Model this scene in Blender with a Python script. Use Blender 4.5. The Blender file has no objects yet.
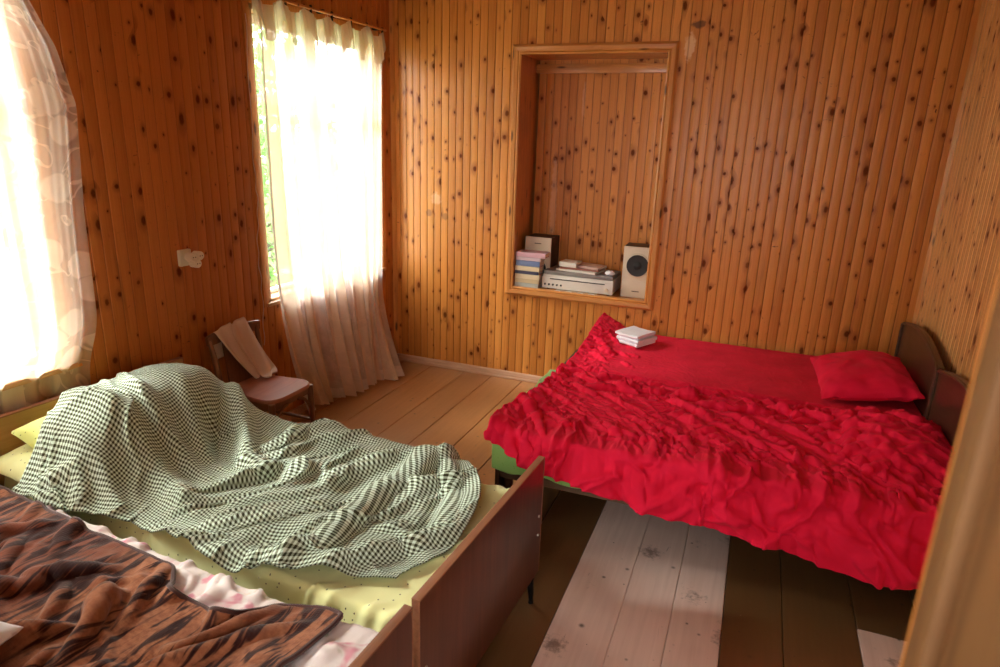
import bpy, bmesh, math, random
import numpy as np
from mathutils import Vector, Matrix, Euler
random.seed(7); rng = np.random.default_rng(11)
C = bpy.context.scene.collection
PI = math.pi

# ---------------------------------------------------------------- helpers
def tag(o, label=None, cat=None, group=None, kind=None):
    if label: o['label'] = label
    if cat: o['category'] = cat
    if group: o['group'] = group
    if kind: o['kind'] = kind
    return o
def empty(name, loc=(0, 0, 0), rz=0.0):
    o = bpy.data.objects.new(name, None); C.objects.link(o)
    o.location = loc; o.rotation_euler = (0, 0, rz); o.empty_display_size = .05
    return o
def smooth(me, ang=40):
    for p in me.polygons: p.use_smooth = True
    me.set_sharp_from_angle(angle=math.radians(ang))
class MB:
    def __init__(s): s.bm = bmesh.new()
    def box(s, x0, x1, y0, y1, z0, z1, bev=0.0, rot=None, seg=2):
        r = bmesh.ops.create_cube(s.bm, size=1.0); vs = r['verts']
        sx, sy, sz = x1 - x0, y1 - y0, z1 - z0
        c = Vector(((x0 + x1) / 2, (y0 + y1) / 2, (z0 + z1) / 2))
        for v in vs: v.co = Vector((v.co.x * sx, v.co.y * sy, v.co.z * sz))
        if bev > 0:
            es = list({e for v in vs for e in v.link_edges})
            r = bmesh.ops.bevel(s.bm, geom=es, offset=bev, segments=seg, affect='EDGES', profile=.6)
            vs = list({v for f in r['faces'] for v in f.verts} | {v for v in vs if v.is_valid})
        M = rot.to_matrix() if rot is not None else Matrix.Identity(3)
        for v in vs: v.co = M @ v.co + c
        return s
    def tube(s, pts, rad, n=12, cap=True):
        pts = [Vector(p) for p in pts]
        if not hasattr(rad, '__len__'): rad = [rad] * len(pts)
        rings = []
        t = (pts[1] - pts[0]).normalized()
        ref = Vector((0, 0, 1)) if abs(t.z) < .9 else Vector((1, 0, 0))
        nrm = (ref - t * ref.dot(t)).normalized()
        for i, p in enumerate(pts):
            a = pts[max(i - 1, 0)]; b = pts[min(i + 1, len(pts) - 1)]
            t = (b - a).normalized(); nrm = (nrm - t * nrm.dot(t)).normalized(); bi = t.cross(nrm)
            rings.append([s.bm.verts.new(p + (nrm * math.cos(2 * PI * k / n) + bi * math.sin(2 * PI * k / n)) * rad[i]) for k in range(n)])
        for i in range(len(rings) - 1):
            for k in range(n):
                s.bm.faces.new((rings[i][k], rings[i][(k + 1) % n], rings[i + 1][(k + 1) % n], rings[i + 1][k]))
        if cap:
            s.bm.faces.new(rings[0][::-1]); s.bm.faces.new(rings[-1])
        return s
    def prism(s, poly, d, axis='y'):
        """closed 2d outline extruded along an axis from d[0] to d[1]"""
        def mk(a, b, t):
            return {'y': (a, t, b), 'x': (t, a, b), 'z': (a, b, t)}[axis]
        A = [s.bm.verts.new(mk(a, b, d[0])) for a, b in poly]; B = [s.bm.verts.new(mk(a, b, d[1])) for a, b in poly]
        n = len(poly)
        for i in range(n): s.bm.faces.new((A[i], A[(i + 1) % n], B[(i + 1) % n], B[i]))
        s.bm.faces.new(A[::-1]); s.bm.faces.new(B)
        return s
    def grid(s, P, uv=None, close=False):
        nu, nv = P.shape[:2]
        V = [[s.bm.verts.new(P[i, j]) for j in range(nv)] for i in range(nu)]
        lay = s.bm.loops.layers.uv.verify() if uv is not None else None
        for i in range(nu - 1):
            for j in range(nv - 1):
                f = s.bm.faces.new((V[i][j], V[i + 1][j], V[i + 1][j + 1], V[i][j + 1]))
                if lay:
                    for l, (a, b) in zip(f.loops, ((i, j), (i + 1, j), (i + 1, j + 1), (i, j + 1))): l[lay].uv = uv[a, b]
        return s
    def build(s, name, mat, parent=None, sharp=40, loc=None, recalc=True):
        if recalc: bmesh.ops.recalc_face_normals(s.bm, faces=s.bm.faces)
        me = bpy.data.meshes.new(name); s.bm.to_mesh(me); s.bm.free()
        smooth(me, sharp)
        o = bpy.data.objects.new(name, me); C.objects.link(o)
        if mat: me.materials.append(mat)
        if parent: o.parent = parent
        if loc: o.location = loc
        return o
def struct(name, mb, mat, **k): return tag(mb.build(name, mat, **k), kind='structure')

def gridobj(name, P, mat, uv=None, parent=None, thick=0.0, sub=1, off=0, sharp=None):
    nu, nv = P.shape[:2]
    me = bpy.data.meshes.new(name)
    idx = np.arange(nu * nv).reshape(nu, nv)
    F = np.stack([idx[:-1, :-1], idx[1:, :-1], idx[1:, 1:], idx[:-1, 1:]], -1).reshape(-1, 4)
    me.from_pydata(P.reshape(-1, 3).tolist(), [], F.tolist())
    if uv is not None:
        l = me.uv_layers.new(name='UVMap'); l.data.foreach_set('uv', uv.reshape(-1, 2)[F.reshape(-1)].astype(np.float32).ravel())
    for p in me.polygons: p.use_smooth = True
    o = bpy.data.objects.new(name, me); C.objects.link(o); me.materials.append(mat)
    if parent: o.parent = parent
    if thick:
        m = o.modifiers.new('thickness', 'SOLIDIFY'); m.thickness = thick; m.offset = off
    if sub:
        m = o.modifiers.new('smooth', 'SUBSURF'); m.levels = sub; m.render_levels = sub
    return o

# ---------------------------------------------------------------- materials
class N:
    """tiny shader-graph builder"""
    def __init__(s, name):
        s.m = bpy.data.materials.new(name); s.m.use_nodes = True; s.t = s.m.node_tree; s.t.nodes.clear()
        s.out = s.t.nodes.new('ShaderNodeOutputMaterial')
    def n(s, typ, **k):
        x = s.t.nodes.new(typ)
        for a, b in k.items(): setattr(x, a, b)
        return x
    def set(s, sock, v):
        if isinstance(v, bpy.types.NodeSocket): s.t.links.new(v, sock)
        elif isinstance(v, (tuple, list)) and sock.type == 'RGBA' and len(v) == 3: sock.default_value = (*v, 1)
        else: sock.default_value = v
    def math(s, op, a, b=0.0, c=None, clamp=False):
        x = s.n('ShaderNodeMath', operation=op, use_clamp=clamp); s.set(x.inputs[0], a); s.set(x.inputs[1], b)
        if c is not None: s.set(x.inputs[2], c)
        return x.outputs[0]
    def vec(s, x=0.0, y=0.0, z=0.0):
        c = s.n('ShaderNodeCombineXYZ')
        for i, v in enumerate((x, y, z)): s.set(c.inputs[i], v)
        return c.outputs[0]
    def sep(s, v):
        c = s.n('ShaderNodeSeparateXYZ'); s.set(c.inputs[0], v); return c.outputs
    def obj(s): return s.n('ShaderNodeTexCoord').outputs['Object']
    def uv(s): return s.n('ShaderNodeTexCoord').outputs['UV']
    def noise(s, v, scale, detail=3, rough=.5, dist=0.0):
        x = s.n('ShaderNodeTexNoise'); s.set(x.inputs['Vector'], v); s.set(x.inputs['Scale'], scale)
        x.inputs['Detail'].default_value = detail; x.inputs['Roughness'].default_value = rough; x.inputs['Distortion'].default_value = dist
        return x.outputs['Fac']
    def white(s, v, dim='1D'):
        x = s.n('ShaderNodeTexWhiteNoise', noise_dimensions=dim)
        s.set(x.inputs['W' if dim == '1D' else 'Vector'], v); return x.outputs['Value'], x.outputs['Color']
    def ramp(s, fac, stops, interp='LINEAR'):
        x = s.n('ShaderNodeValToRGB'); s.set(x.inputs[0], fac); r = x.color_ramp; r.interpolation = interp
        while len(r.elements) < len(stops): r.elements.new(.5)
        for e, (p, c) in zip(r.elements, stops): e.position = p; e.color = (*c, 1) if len(c) == 3 else c
        return x.outputs[0]
    def smooth(s, v, a, b, lo=0.0, hi=1.0):
        x = s.n('ShaderNodeMapRange', interpolation_type='SMOOTHSTEP'); s.set(x.inputs[0], v)
        for i, q in enumerate((a, b, lo, hi)): s.set(x.inputs[i + 1], q)
        return x.outputs[0]
    def mix(s, f, a, b, mode='MIX'):
        x = s.n('ShaderNodeMix', data_type='RGBA', blend_type=mode); s.set(x.inputs[0], f); s.set(x.inputs[6], a); s.set(x.inputs[7], b)
        return x.outputs[2]
    def bump(s, h, strength=.3, dist=.002):
        x = s.n('ShaderNodeBump'); s.set(x.inputs['Height'], h); s.set(x.inputs['Strength'], strength); x.inputs['Distance'].default_value = dist
        return x.outputs[0]
    def bsdf(s, col, rough=.5, nrm=None, spec=.5, **k):
        x = s.n('ShaderNodeBsdfPrincipled'); s.set(x.inputs['Base Color'], col); s.set(x.inputs['Roughness'], rough)
        x.inputs['Specular IOR Level'].default_value = spec
        if nrm is not None: s.set(x.inputs['Normal'], nrm)
        for a, b in k.items(): s.set(x.inputs[a.replace('_', ' ')], b)
        s.t.links.new(x.outputs[0], s.out.inputs[0]); return x

def panel_mat(name, axis, w=.057, base=((.40, .125, .018), (.72, .30, .064)), off=0.0, rough=.30, knots=1.0, seed=0.0, strip=None, patch=None):
    g = N(name); o = g.sep(g.obj()); a = o['XYZ'.index(axis)]; z = o[2]
    if axis == 'Z': a, z = o[2], o[0]
    a = g.math('ADD', a, 40 * w + off)
    idx = g.math('FLOOR', g.math('DIVIDE', a, w)); wv, wc = g.white(g.math('ADD', idx, seed))
    # knots: cells in (board, length); position recovered in metres
    cx, cz = w * .98, .150
    sh = g.math('MULTIPLY', wv, 3.7)
    pa = g.math('DIVIDE', a, cx); pz = g.math('ADD', g.math('DIVIDE', z, cz), sh)
    vo = g.n('ShaderNodeTexVoronoi', voronoi_dimensions='2D'); g.set(vo.inputs['Vector'], g.vec(pa, pz, 0)); vo.inputs['Scale'].default_value = 1
    vo.inputs['Randomness'].default_value = .95
    P = g.sep(vo.outputs['Position']); cr = g.sep(vo.outputs['Color'])
    wob = g.math('MULTIPLY', g.math('SUBTRACT', g.noise(g.obj(), 60, 2), .5), .009)
    dx = g.math('ADD', g.math('MULTIPLY', g.math('SUBTRACT', pa, P[0]), cx), wob)
    dz = g.math('MULTIPLY', g.math('SUBTRACT', pz, P[1]), cz)
    dzz = g.math('MULTIPLY', dz, g.math('ADD', .45, g.math('MULTIPLY', cr[2], .5)))
    d = g.math('SQRT', g.math('ADD', g.math('MULTIPLY', dx, dx), g.math('MULTIPLY', dzz, dzz)))
    on = g.smooth(cr[0], .54, .62)
    rad = g.math('MULTIPLY', g.math('ADD', .0030, g.math('MULTIPLY', g.math('POWER', cr[1], 1.4), .0125)), on)
    rel = g.math('DIVIDE', d, g.math('ADD', rad, .0004))
    core = g.math('MULTIPLY', g.smooth(rel, .55, 1.25, 1, 0), on)
    halo = g.math('MULTIPLY', g.smooth(rel, .9, 3.4, 1, 0), on)
    bend = g.math('MULTIPLY', g.math('MULTIPLY', halo, dx), 1.2)
    ag = g.math('ADD', g.math('SUBTRACT', a, bend), g.math('MULTIPLY', wv, 7.3))
    n1 = g.noise(g.vec(g.math('MULTIPLY', ag, 95), g.math('MULTIPLY', z, 2.2), g.math('MULTIPLY', wv, 20)), 1, 4, .55, .6)
    n2 = g.noise(g.vec(g.math('MULTIPLY', ag, 420), g.math('MULTIPLY', z, 6), 0), 1, 2)
    n3 = g.noise(g.vec(g.math('MULTIPLY', a, 1.3), g.math('MULTIPLY', z, .9), seed), 1, 3)
    f = g.math('ADD', g.math('MULTIPLY', n1, .55), g.math('ADD', g.math('MULTIPLY', wv, .42), g.math('MULTIPLY', n3, .25)))
    col = g.ramp(g.math('SUBTRACT', f, .12), [(.12, base[0]), (.42, tuple((p + q) / 2 for p, q in zip(*base))), (.85, base[1])])
    col = g.mix(g.smooth(n2, .5, .75, 0, .25), col, (base[0][0] * .7, base[0][1] * .6, base[0][2] * .5))
    col = g.mix(g.math('MULTIPLY', halo, .55), col, (.22, .055, .010))
    col = g.mix(g.math('MULTIPLY', core, .93 * knots), col, (.12, .028, .008))
    # long dirty streaks
    st = g.noise(g.vec(g.math('MULTIPLY', a, 30), g.math('MULTIPLY', z, 1.4), 3.3 + seed), 1, 3, .6)
    col = g.mix(g.smooth(st, .60, .76, 0, .45), col, (.12, .035, .008))
    cs_ = g.noise(g.vec(g.math('MULTIPLY', a, 16), g.math('MULTIPLY', z, 26), g.math('MULTIPLY', idx, 3.1)), 1, 4, .7, 1.5)
    col = g.mix(g.math('MULTIPLY', g.smooth(cs_, .65, .72), g.math('GREATER_THAN', wv, .45)), col, (.11, .035, .010))
    # thin brown line in the tongue-and-groove joint
    fr = g.math('FRACT', g.math('DIVIDE', a, w))
    e = g.math('MINIMUM', fr, g.math('SUBTRACT', 1.0, fr))
    col = g.mix(g.smooth(e, .012, .034, .62, 0), col, (.06, .019, .005))
    for (pa_, pz_, ra, rz_, pc, ps) in (patch or []):
        du = g.math('DIVIDE', g.math('SUBTRACT', o['XYZ'.index(axis)], pa_), ra); dv = g.math('DIVIDE', g.math('SUBTRACT', z, pz_), rz_)
        dd = g.math('ADD', g.math('SQRT', g.math('ADD', g.math('MULTIPLY', du, du), g.math('MULTIPLY', dv, dv))), g.math('MULTIPLY', g.math('SUBTRACT', g.noise(g.obj(), 28, 4, .7), .5), 1.6))
        col = g.mix(g.smooth(dd, .6, 1.0, ps, 0), col, pc)
    r = g.math('ADD', rough, g.math('MULTIPLY', g.noise(g.obj(), 9, 3), .16))
    b_ = g.bsdf(col, r, g.bump(g.math('ADD', n1, g.math('MULTIPLY', core, -.6)), .12, .002), .32, Coat_Weight=g.math('MULTIPLY', .10, g.math('SUBTRACT', 1.0, halo)), Coat_Roughness=.25)
    g.set(b_.inputs['Specular IOR Level'], g.math('MULTIPLY', .32, g.math('SUBTRACT', 1.0, g.math('MULTIPLY', core, .9))))
    return g.m

def wood_mat(name, c0, c1, axis='X', rough=.35, scale=1.0, spec=.5, coat=0.0, knots=False):
    g = N(name); o = g.sep(g.obj()); v = [g.math('MULTIPLY', o[i], (3 if 'XYZ'[i] == axis else 55) * scale) for i in range(3)]
    n1 = g.noise(g.vec(*v), 1, 5, .6, .8); n2 = g.noise(g.obj(), 5, 3)
    f = g.math('ADD', g.math('MULTIPLY', n1, .8), g.math('MULTIPLY', n2, .3))
    col = g.ramp(f, [(.3, c0), (.75, c1)])
    if knots:
        vo = g.n('ShaderNodeTexVoronoi'); g.set(vo.inputs['Vector'], g.vec(*[g.math('MULTIPLY', o[i], 4 if 'XYZ'[i] == axis else 16) for i in range(3)]))
        vo.inputs['Scale'].default_value = 1
        col = g.mix(g.smooth(vo.outputs['Distance'], .09, .2, .85, 0), col, (.05, .015, .005))
    g.bsdf(col, g.math('ADD', rough, g.math('MULTIPLY', n2, .15)), g.bump(n1, .1, .001), spec, Coat_Weight=coat, Coat_Roughness=.15)
    return g.m

def plain(name, col, rough=.5, metal=0.0, bump=0.0, bs=200, spec=.5, var=.08):
    g = N(name); n = g.noise(g.obj(), bs, 3)
    n0 = g.noise(g.obj(), 14, 3)
    c = g.mix(n0, tuple(x * (1 - var) for x in col), tuple(min(1, x * (1 + var)) for x in col))
    g.bsdf(c, rough, g.bump(n, bump, .001) if bump else None, spec, Metallic=metal)
    return g.m

def fabric(name, colfn, rough=.85, weave=900, sheen=.3, bump=.35, spec=.15, trans=0.0):
    g = N(name); uv = g.uv(); s = g.sep(uv)
    col = colfn(g, s[0], s[1])
    w = g.math('ADD', g.math('SINE', g.math('MULTIPLY', s[0], weave * 2)), g.math('SINE', g.math('MULTIPLY', s[1], weave * 2)))
    fine = g.noise(g.vec(s[0], s[1], 0), 130, 3, .6)
    h = g.math('ADD', g.math('MULTIPLY', w, .12), fine)
    b = g.bsdf(col, rough, g.bump(h, bump, .0015), spec, Sheen_Weight=sheen, Sheen_Roughness=.5)
    if trans > 0:
        tr = g.n('ShaderNodeBsdfTranslucent'); g.set(tr.inputs[0], col); mx = g.n('ShaderNodeMixShader'); mx.inputs[0].default_value = trans
        g.t.links.new(b.outputs[0], mx.inputs[1]); g.t.links.new(tr.outputs[0], mx.inputs[2]); g.t.links.new(mx.outputs[0], g.out.inputs[0])
    return g.m

# back wall scratch patches, peeled varnish by niche corner; pale glare painted at left
M = {}
M['back'] = panel_mat('pine_panel_back', 'X', off=.0, seed=3.0, patch=[(2.06, 2.30, .035, .09, (.86, .62, .38), .55), (2.10, 2.42, .05, .025, (.09, .04, .015), .8), (.36, 1.30, .05, .05, (.80, .52, .33), .4), (.30, 1.19, .03, .03, (.16, .06, .03), .6), (.43, 1.17, .03, .03, (.16, .06, .03), .5)])
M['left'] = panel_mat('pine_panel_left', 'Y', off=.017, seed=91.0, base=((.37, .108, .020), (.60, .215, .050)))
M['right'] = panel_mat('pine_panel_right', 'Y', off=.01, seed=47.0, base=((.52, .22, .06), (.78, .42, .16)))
M['niche'] = panel_mat('pine_panel_niche', 'X', off=.021, seed=63.0, base=((.44, .14, .022), (.72, .29, .062)), patch=[(1.16, 1.3, .03, .35, (.80, .48, .28), .35), (1.34, 2.0, .015, .16, (.80, .50, .3), .35)])
M['casing'] = wood_mat('casing_pine', (.40, .135, .025), (.68, .29, .07), 'Z', .3, coat=.3, knots=True)
M['casing_h'] = wood_mat('casing_pine_horizontal', (.40, .135, .025), (.68, .29, .07), 'X', .3, coat=.3, knots=True)
M['jamb'] = wood_mat('door_jamb_wood', (.09, .040, .013), (.27, .135, .050), 'Z', .5, .8, spec=.25)
M['base'] = wood_mat('baseboard_wood', (.42, .22, .12), (.66, .42, .28), 'X', .45)
M['ceil'] = wood_mat('ceiling_wood', (.45, .25, .10), (.60, .36, .16), 'Y', .5)
M['dark_ply'] = wood_mat('dark_veneer', (.075, .018, .008), (.155, .045, .020), 'Z', .30, .7, coat=.25)
M['edge_ply'] = wood_mat('veneer_edge', (.20, .075, .035), (.36, .16, .08), 'Y', .4)
M['head_ply'] = wood_mat('headboard_veneer', (.36, .20, .062), (.54, .33, .12), 'Y', .38, .6)
M['walnut'] = wood_mat('walnut_headboard', (.035, .016, .009), (.095, .045, .024), 'Y', .28, .7, coat=.3)
M['rail'] = wood_mat('bed_rail_wood', (.10, .055, .03), (.17, .10, .055), 'X', .5)
M['chair'] = wood_mat('chair_wood', (.13, .045, .018), (.23, .085, .035), 'Z', .35, coat=.2)
M['seat'] = wood_mat('seat_plywood', (.25, .065, .035), (.38, .13, .075), 'Y', .26, .6, coat=.5)
M['winframe'] = plain('window_frame_paint', (.55, .30, .14), .45)
M['winwhite'] = plain('window_sash_paint', (.75, .73, .70), .45)
M['black'] = plain('black_metal', (.012, .011, .011), .35, .6)
M['steel'] = plain('bolt_steel', (.55, .52, .48), .35, .9)
M['plastic'] = plain('cream_plastic', (.78, .72, .62), .4)
M['hole'] = plain('socket_hole', (.07, .05, .035), .6)
M['silver'] = plain('pale_grey_casing', (.70, .66, .60), .4, bump=.1, bs=400)
M['beige'] = plain('beige_casing', (.66, .57, .44), .45, bump=.1, bs=400)
M['beige_dark'] = plain('dusty_grey_lid', (.24, .22, .21), .5)
M['blackp'] = plain('dark_grille', (.016, .016, .017), .55, bump=.5, bs=900)
M['paper'] = plain('page_paper', (.78, .70, .60), .8)
M['white'] = plain('white_plastic', (.82, .82, .84), .45)
M['plaster'] = plain('white_plaster', (.78, .76, .72), .8)
M['ground'] = plain('garden_ground', (.20, .26, .10), .9)
M['bark'] = plain('bark', (.14, .10, .07), .9)
M['speaker_side'] = plain('speaker_cabinet', (.055, .030, .020), .5)

def floor_mat():
    g = N('painted_floor_boards'); o = g.sep(g.obj()); x, y = o[0], o[1]
    at = g.n('ShaderNodeAttribute', attribute_name='board'); bv = at.outputs['Fac']
    grain = g.noise(g.vec(g.math('MULTIPLY', x, 45), g.math('MULTIPLY', y, 2.0), g.math('MULTIPLY', bv, 30)), 1, 5, .6, .5)
    big = g.noise(g.obj(), 1.6, 4, .6)
    scuff = g.noise(g.vec(x, y, 2), 38, 4, .7)
    paint = g.ramp(g.math('ADD', g.math('MULTIPLY', grain, .5), g.math('MULTIPLY', big, .5)), [(.25, (.25, .105, .034)), (.7, (.43, .195, .070))])
    paint = g.mix(g.math('MULTIPLY', bv, .35), paint, (.25, .115, .045))
    paint = g.mix(g.smooth(scuff, .60, .72, 0, .35), paint, (.42, .27, .17))
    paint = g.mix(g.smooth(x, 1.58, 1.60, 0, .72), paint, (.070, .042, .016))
    pale = g.ramp(g.math('ADD', g.math('MULTIPLY', grain, .5), g.math('MULTIPLY', big, .5)), [(.3, (.62, .46, .39)), (.7, (.82, .65, .57))])
    edge = g.math('MULTIPLY', g.math('SUBTRACT', g.noise(g.obj(), 9, 3), .5), .03)
    inb = g.math('MULTIPLY', g.math('GREATER_THAN', x, 2.06), g.math('LESS_THAN', x, 2.655))
    inb = g.math('MULTIPLY', inb, g.math('LESS_THAN', g.math('ADD', y, edge), -1.25))
    inc = g.math('MULTIPLY', g.math('GREATER_THAN', x, 3.13), g.math('LESS_THAN', g.math('ADD', y, g.math('MULTIPLY', edge, .2)), -1.96))
    m = g.math('MAXIMUM', inb, inc)
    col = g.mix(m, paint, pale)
    # dirt: dark specks and smudges
    vo = g.n('ShaderNodeTexVoronoi'); g.set(vo.inputs['Vector'], g.obj()); vo.inputs['Scale'].default_value = 22
    cs = g.sep(vo.outputs['Color']); on = g.math('GREATER_THAN', cs[0], .62)
    sp = g.math('MULTIPLY', on, g.smooth(vo.outputs['Distance'], .04, g.math('ADD', .06, g.math('MULTIPLY', g.math('POWER', cs[1], 3), .30)), .85, 0))
    col = g.mix(sp, col, (.045, .028, .02))
    vo2 = g.n('ShaderNodeTexVoronoi'); g.set(vo2.inputs['Vector'], g.obj()); vo2.inputs['Scale'].default_value = 5.5
    c2 = g.sep(vo2.outputs['Color'])
    sm = g.math('MULTIPLY', g.math('GREATER_THAN', c2[0], .50), g.smooth(g.math('ADD', vo2.outputs['Distance'], g.math('MULTIPLY', g.math('SUBTRACT', scuff, .5), .9)), .0, .32, .8, 0))
    col = g.mix(g.math('MULTIPLY', sm, m), col, (.14, .09, .07))
    li = g.noise(g.vec(g.math('MULTIPLY', x, 14), g.math('MULTIPLY', y, 3), 9), 1, 4, .75, 2.0)
    col = g.mix(g.smooth(li, .66, .70, 0, .5), col, (.10, .06, .04))
    fl = g.noise(g.vec(x, y, 7), 90, 2, .6)
    col = g.mix(g.smooth(fl, .75, .8, 0, .7), col, (.62, .48, .40))
    r = g.mix(m, (.34, .34, .34), (.62, .62, .62))
    rr = g.math('ADD', g.sep(r)[0], g.math('MULTIPLY', g.math('SUBTRACT', scuff, .5), .3))
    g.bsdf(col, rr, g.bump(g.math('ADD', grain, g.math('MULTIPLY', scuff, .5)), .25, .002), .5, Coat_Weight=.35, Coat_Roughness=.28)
    return g.m
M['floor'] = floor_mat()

def gingham(g, u, v):
    p = .0064
    a = g.smooth(g.math('PINGPONG', g.math('ADD', u, 10), p), p * .40, p * .60); b = g.smooth(g.math('PINGPONG', g.math('ADD', v, 10), p), p * .40, p * .60)
    s = g.math('ADD', a, b)
    return g.ramp(g.math('MULTIPLY', s, .5), [(0, (.030, .030, .012)), (.30, (.075, .080, .035)), (.45, (.25, .30, .20)), (.6, (.42, .52, .40)), (1, (.70, .84, .73))])
M['gingham'] = fabric('green_white_gingham', gingham, .9, sheen=.12, bump=.2)
def redcol(g, u, v):
    n = g.noise(g.vec(u, v, 0), 6, 4); f = g.noise(g.vec(u, v, 0), 260, 2)
    c = g.ramp(n, [(.3, (.66, .006, .036)), (.7, (.82, .012, .058))])
    return g.mix(g.smooth(f, .66, .8, 0, .35), c, (.75, .05, .09))
M['red'] = fabric('red_cotton', redcol, .75, sheen=.03, bump=.3, spec=.12)
def dots(base, dark, r=.0019, cell=28, thr=.45):
    def fn(g, u, v):
        vo = g.n('ShaderNodeTexVoronoi', voronoi_dimensions='2D'); g.set(vo.inputs['Vector'], g.vec(u, v, 0)); vo.inputs['Scale'].default_value = cell
        vo.inputs['Randomness'].default_value = .9
        on = g.math('GREATER_THAN', g.sep(vo.outputs['Color'])[0], thr)
        d = g.math('MULTIPLY', on, g.smooth(vo.outputs['Distance'], r * cell * .7, r * cell * 1.3, 1, 0))
        n = g.noise(g.vec(u, v, 0), 4, 3)
        c = g.mix(n, base, tuple(x * .88 for x in base))
        return g.mix(d, c, dark)
    return fn
M['yellow'] = fabric('yellow_green_speckled_cotton', dots((.84, .86, .42), (.03, .035, .02), .0022, 26), .85, bump=.25)
M['lime'] = fabric('lime_pillow_cotton', dots((.74, .80, .26), (.20, .26, .05), .0020, 34, .3), .85, bump=.25)
M['green'] = fabric('pale_green_cotton', dots((.30, .56, .15), (.20, .42, .08), .0020, 40), .85, bump=.25)
def floral(g, u, v):
    n = g.noise(g.vec(u, v, 0), 7, 3, .6, 1.0); n2 = g.noise(g.vec(u, v, 5), 16, 2)
    c = g.mix(g.smooth(n, .56, .66), (.78, .70, .68), (.66, .27, .34))
    return g.mix(g.math('MULTIPLY', g.smooth(n2, .6, .68), g.smooth(n, .5, .6, 1, 0)), c, (.52, .50, .38))
M['floral'] = fabric('pink_white_floral_cotton', floral, .85, bump=.3)
def tiger(g, u, v):
    w = g.noise(g.vec(u, v, 0), 3.2, 3, .5, .6)
    vv = g.math('ADD', v, g.math('MULTIPLY', u, .35))
    st = g.noise(g.vec(g.math('MULTIPLY', u, 36), g.math('MULTIPLY', vv, 5.5), 1), 1, 3, .55, 1.0)
    area = g.noise(g.vec(u, v, 4), 2.3, 2)
    a2 = g.smooth(area, .42, .58)
    c = g.mix(g.smooth(st, .46, .56), (.030, .008, .006), (.155, .045, .022))
    d = g.mix(g.smooth(g.noise(g.vec(u, v, 9), 60, 3, .6), .3, .8), (.36, .145, .070), (.20, .068, .032))
    c = g.mix(g.math('MULTIPLY', a2, g.smooth(st, .40, .50)), c, d)
    return c
M['tiger'] = fabric('brown_tiger_plush', tiger, .95, 500, sheen=.2, bump=.7, spec=.05)
M['binding'] = fabric('dark_blanket_binding', lambda g, u, v: g.mix(.5, (.05, .018, .014), (.07, .025, .02)), .7)
M['towelw'] = plain('white_terry', (.80, .80, .86), .95, bump=.8, bs=600, spec=.1, var=.03)
M['cloth'] = plain('beige_pink_knit', (.62, .47, .40), .95, bump=.7, bs=500, spec=.1)
M['mattress'] = plain('mattress_ticking', (.55, .50, .42), .9)

def curtain_mat(name, cols, border):
    g = N(name); s = g.sep(g.uv()); u, v = s[0], s[1]     # u across 0..1, v down in metres
    st = g.math('FRACT', g.math('MULTIPLY', u, 7.0))
    band = g.smooth(g.math('PINGPONG', g.math('MULTIPLY', u, 14.0), 1.0), .35, .5)
    vo = g.n('ShaderNodeTexVoronoi', voronoi_dimensions='2D'); g.set(vo.inputs['Vector'], g.vec(g.math('MULTIPLY', u, 9), g.math('MULTIPLY', v, 6), 0)); vo.inputs['Scale'].default_value = 1
    pet = g.smooth(vo.outputs['Distance'], .30, .36, 1, 0)
    sw = g.noise(g.vec(g.math('MULTIPLY', u, 9), g.math('MULTIPLY', v, 5), 2), 1, 2, .5, 1.5)
    vine = g.smooth(g.math('ABSOLUTE', g.math('SUBTRACT', sw, .5)), .012, .03, 1, 0)
    emb = g.math('MAXIMUM', pet, vine)
    mask = g.math('GREATER_THAN', u, border) if border < 1 else 0.0
    bottom = g.smooth(v, 1.72, 1.9)
    low = g.math('MULTIPLY', bottom, .14)
    m2 = g.math('MAXIMUM', mask, g.math('MULTIPLY', bottom, .2)) if border < 1 else g.math('MULTIPLY', bottom, .30)
    op = g.math('ADD', .53, g.math('MULTIPLY', band, .34))
    op = g.math('ADD', g.math('MULTIPLY', op, g.math('SUBTRACT', 1.0, g.math('MULTIPLY', m2, .40))), g.math('MULTIPLY', g.math('MULTIPLY', emb, m2), .22))
    op = g.math('ADD', op, low); hemv = g.smooth(v, 2.30, 2.31)
    op = g.math('MINIMUM', g.math('ADD', op, g.math('MULTIPLY', hemv, .2)), .96)
    fine = g.noise(g.vec(g.math('MULTIPLY', u, 60), g.math('MULTIPLY', v, 25), 1), 1, 3)
    op = g.math('ADD', op, g.math('MULTIPLY', g.math('SUBTRACT', fine, .5), .12))
    col = g.mix(band, cols[0], cols[1])
    df = g.n('ShaderNodeBsdfDiffuse'); g.set(df.inputs[0], col)
    tl = g.n('ShaderNodeBsdfTranslucent'); g.set(tl.inputs[0], col)
    mx = g.n('ShaderNodeMixShader'); g.set(mx.inputs[0], g.math('SUBTRACT', .52, g.math('MULTIPLY', band, .26)))
    g.t.links.new(df.outputs[0], mx.inputs[1]); g.t.links.new(tl.outputs[0], mx.inputs[2])
    tp = g.n('ShaderNodeBsdfTransparent'); tp.inputs[0].default_value = (1, .97, .93, 1)
    m3 = g.n('ShaderNodeMixShader'); g.set(m3.inputs[0], op)
    g.t.links.new(tp.outputs[0], m3.inputs[1]); g.t.links.new(mx.outputs[0], m3.inputs[2]); g.t.links.new(m3.outputs[0], g.out.inputs[0])
    return g.m
M['curtain'] = curtain_mat('sheer_cream_curtain', ((.86, .81, .76), (.82, .66, .52)), 2)
M['curtain2'] = curtain_mat('sheer_cream_curtain_border', ((.88, .80, .74), (.84, .68, .56)), .80)
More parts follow.
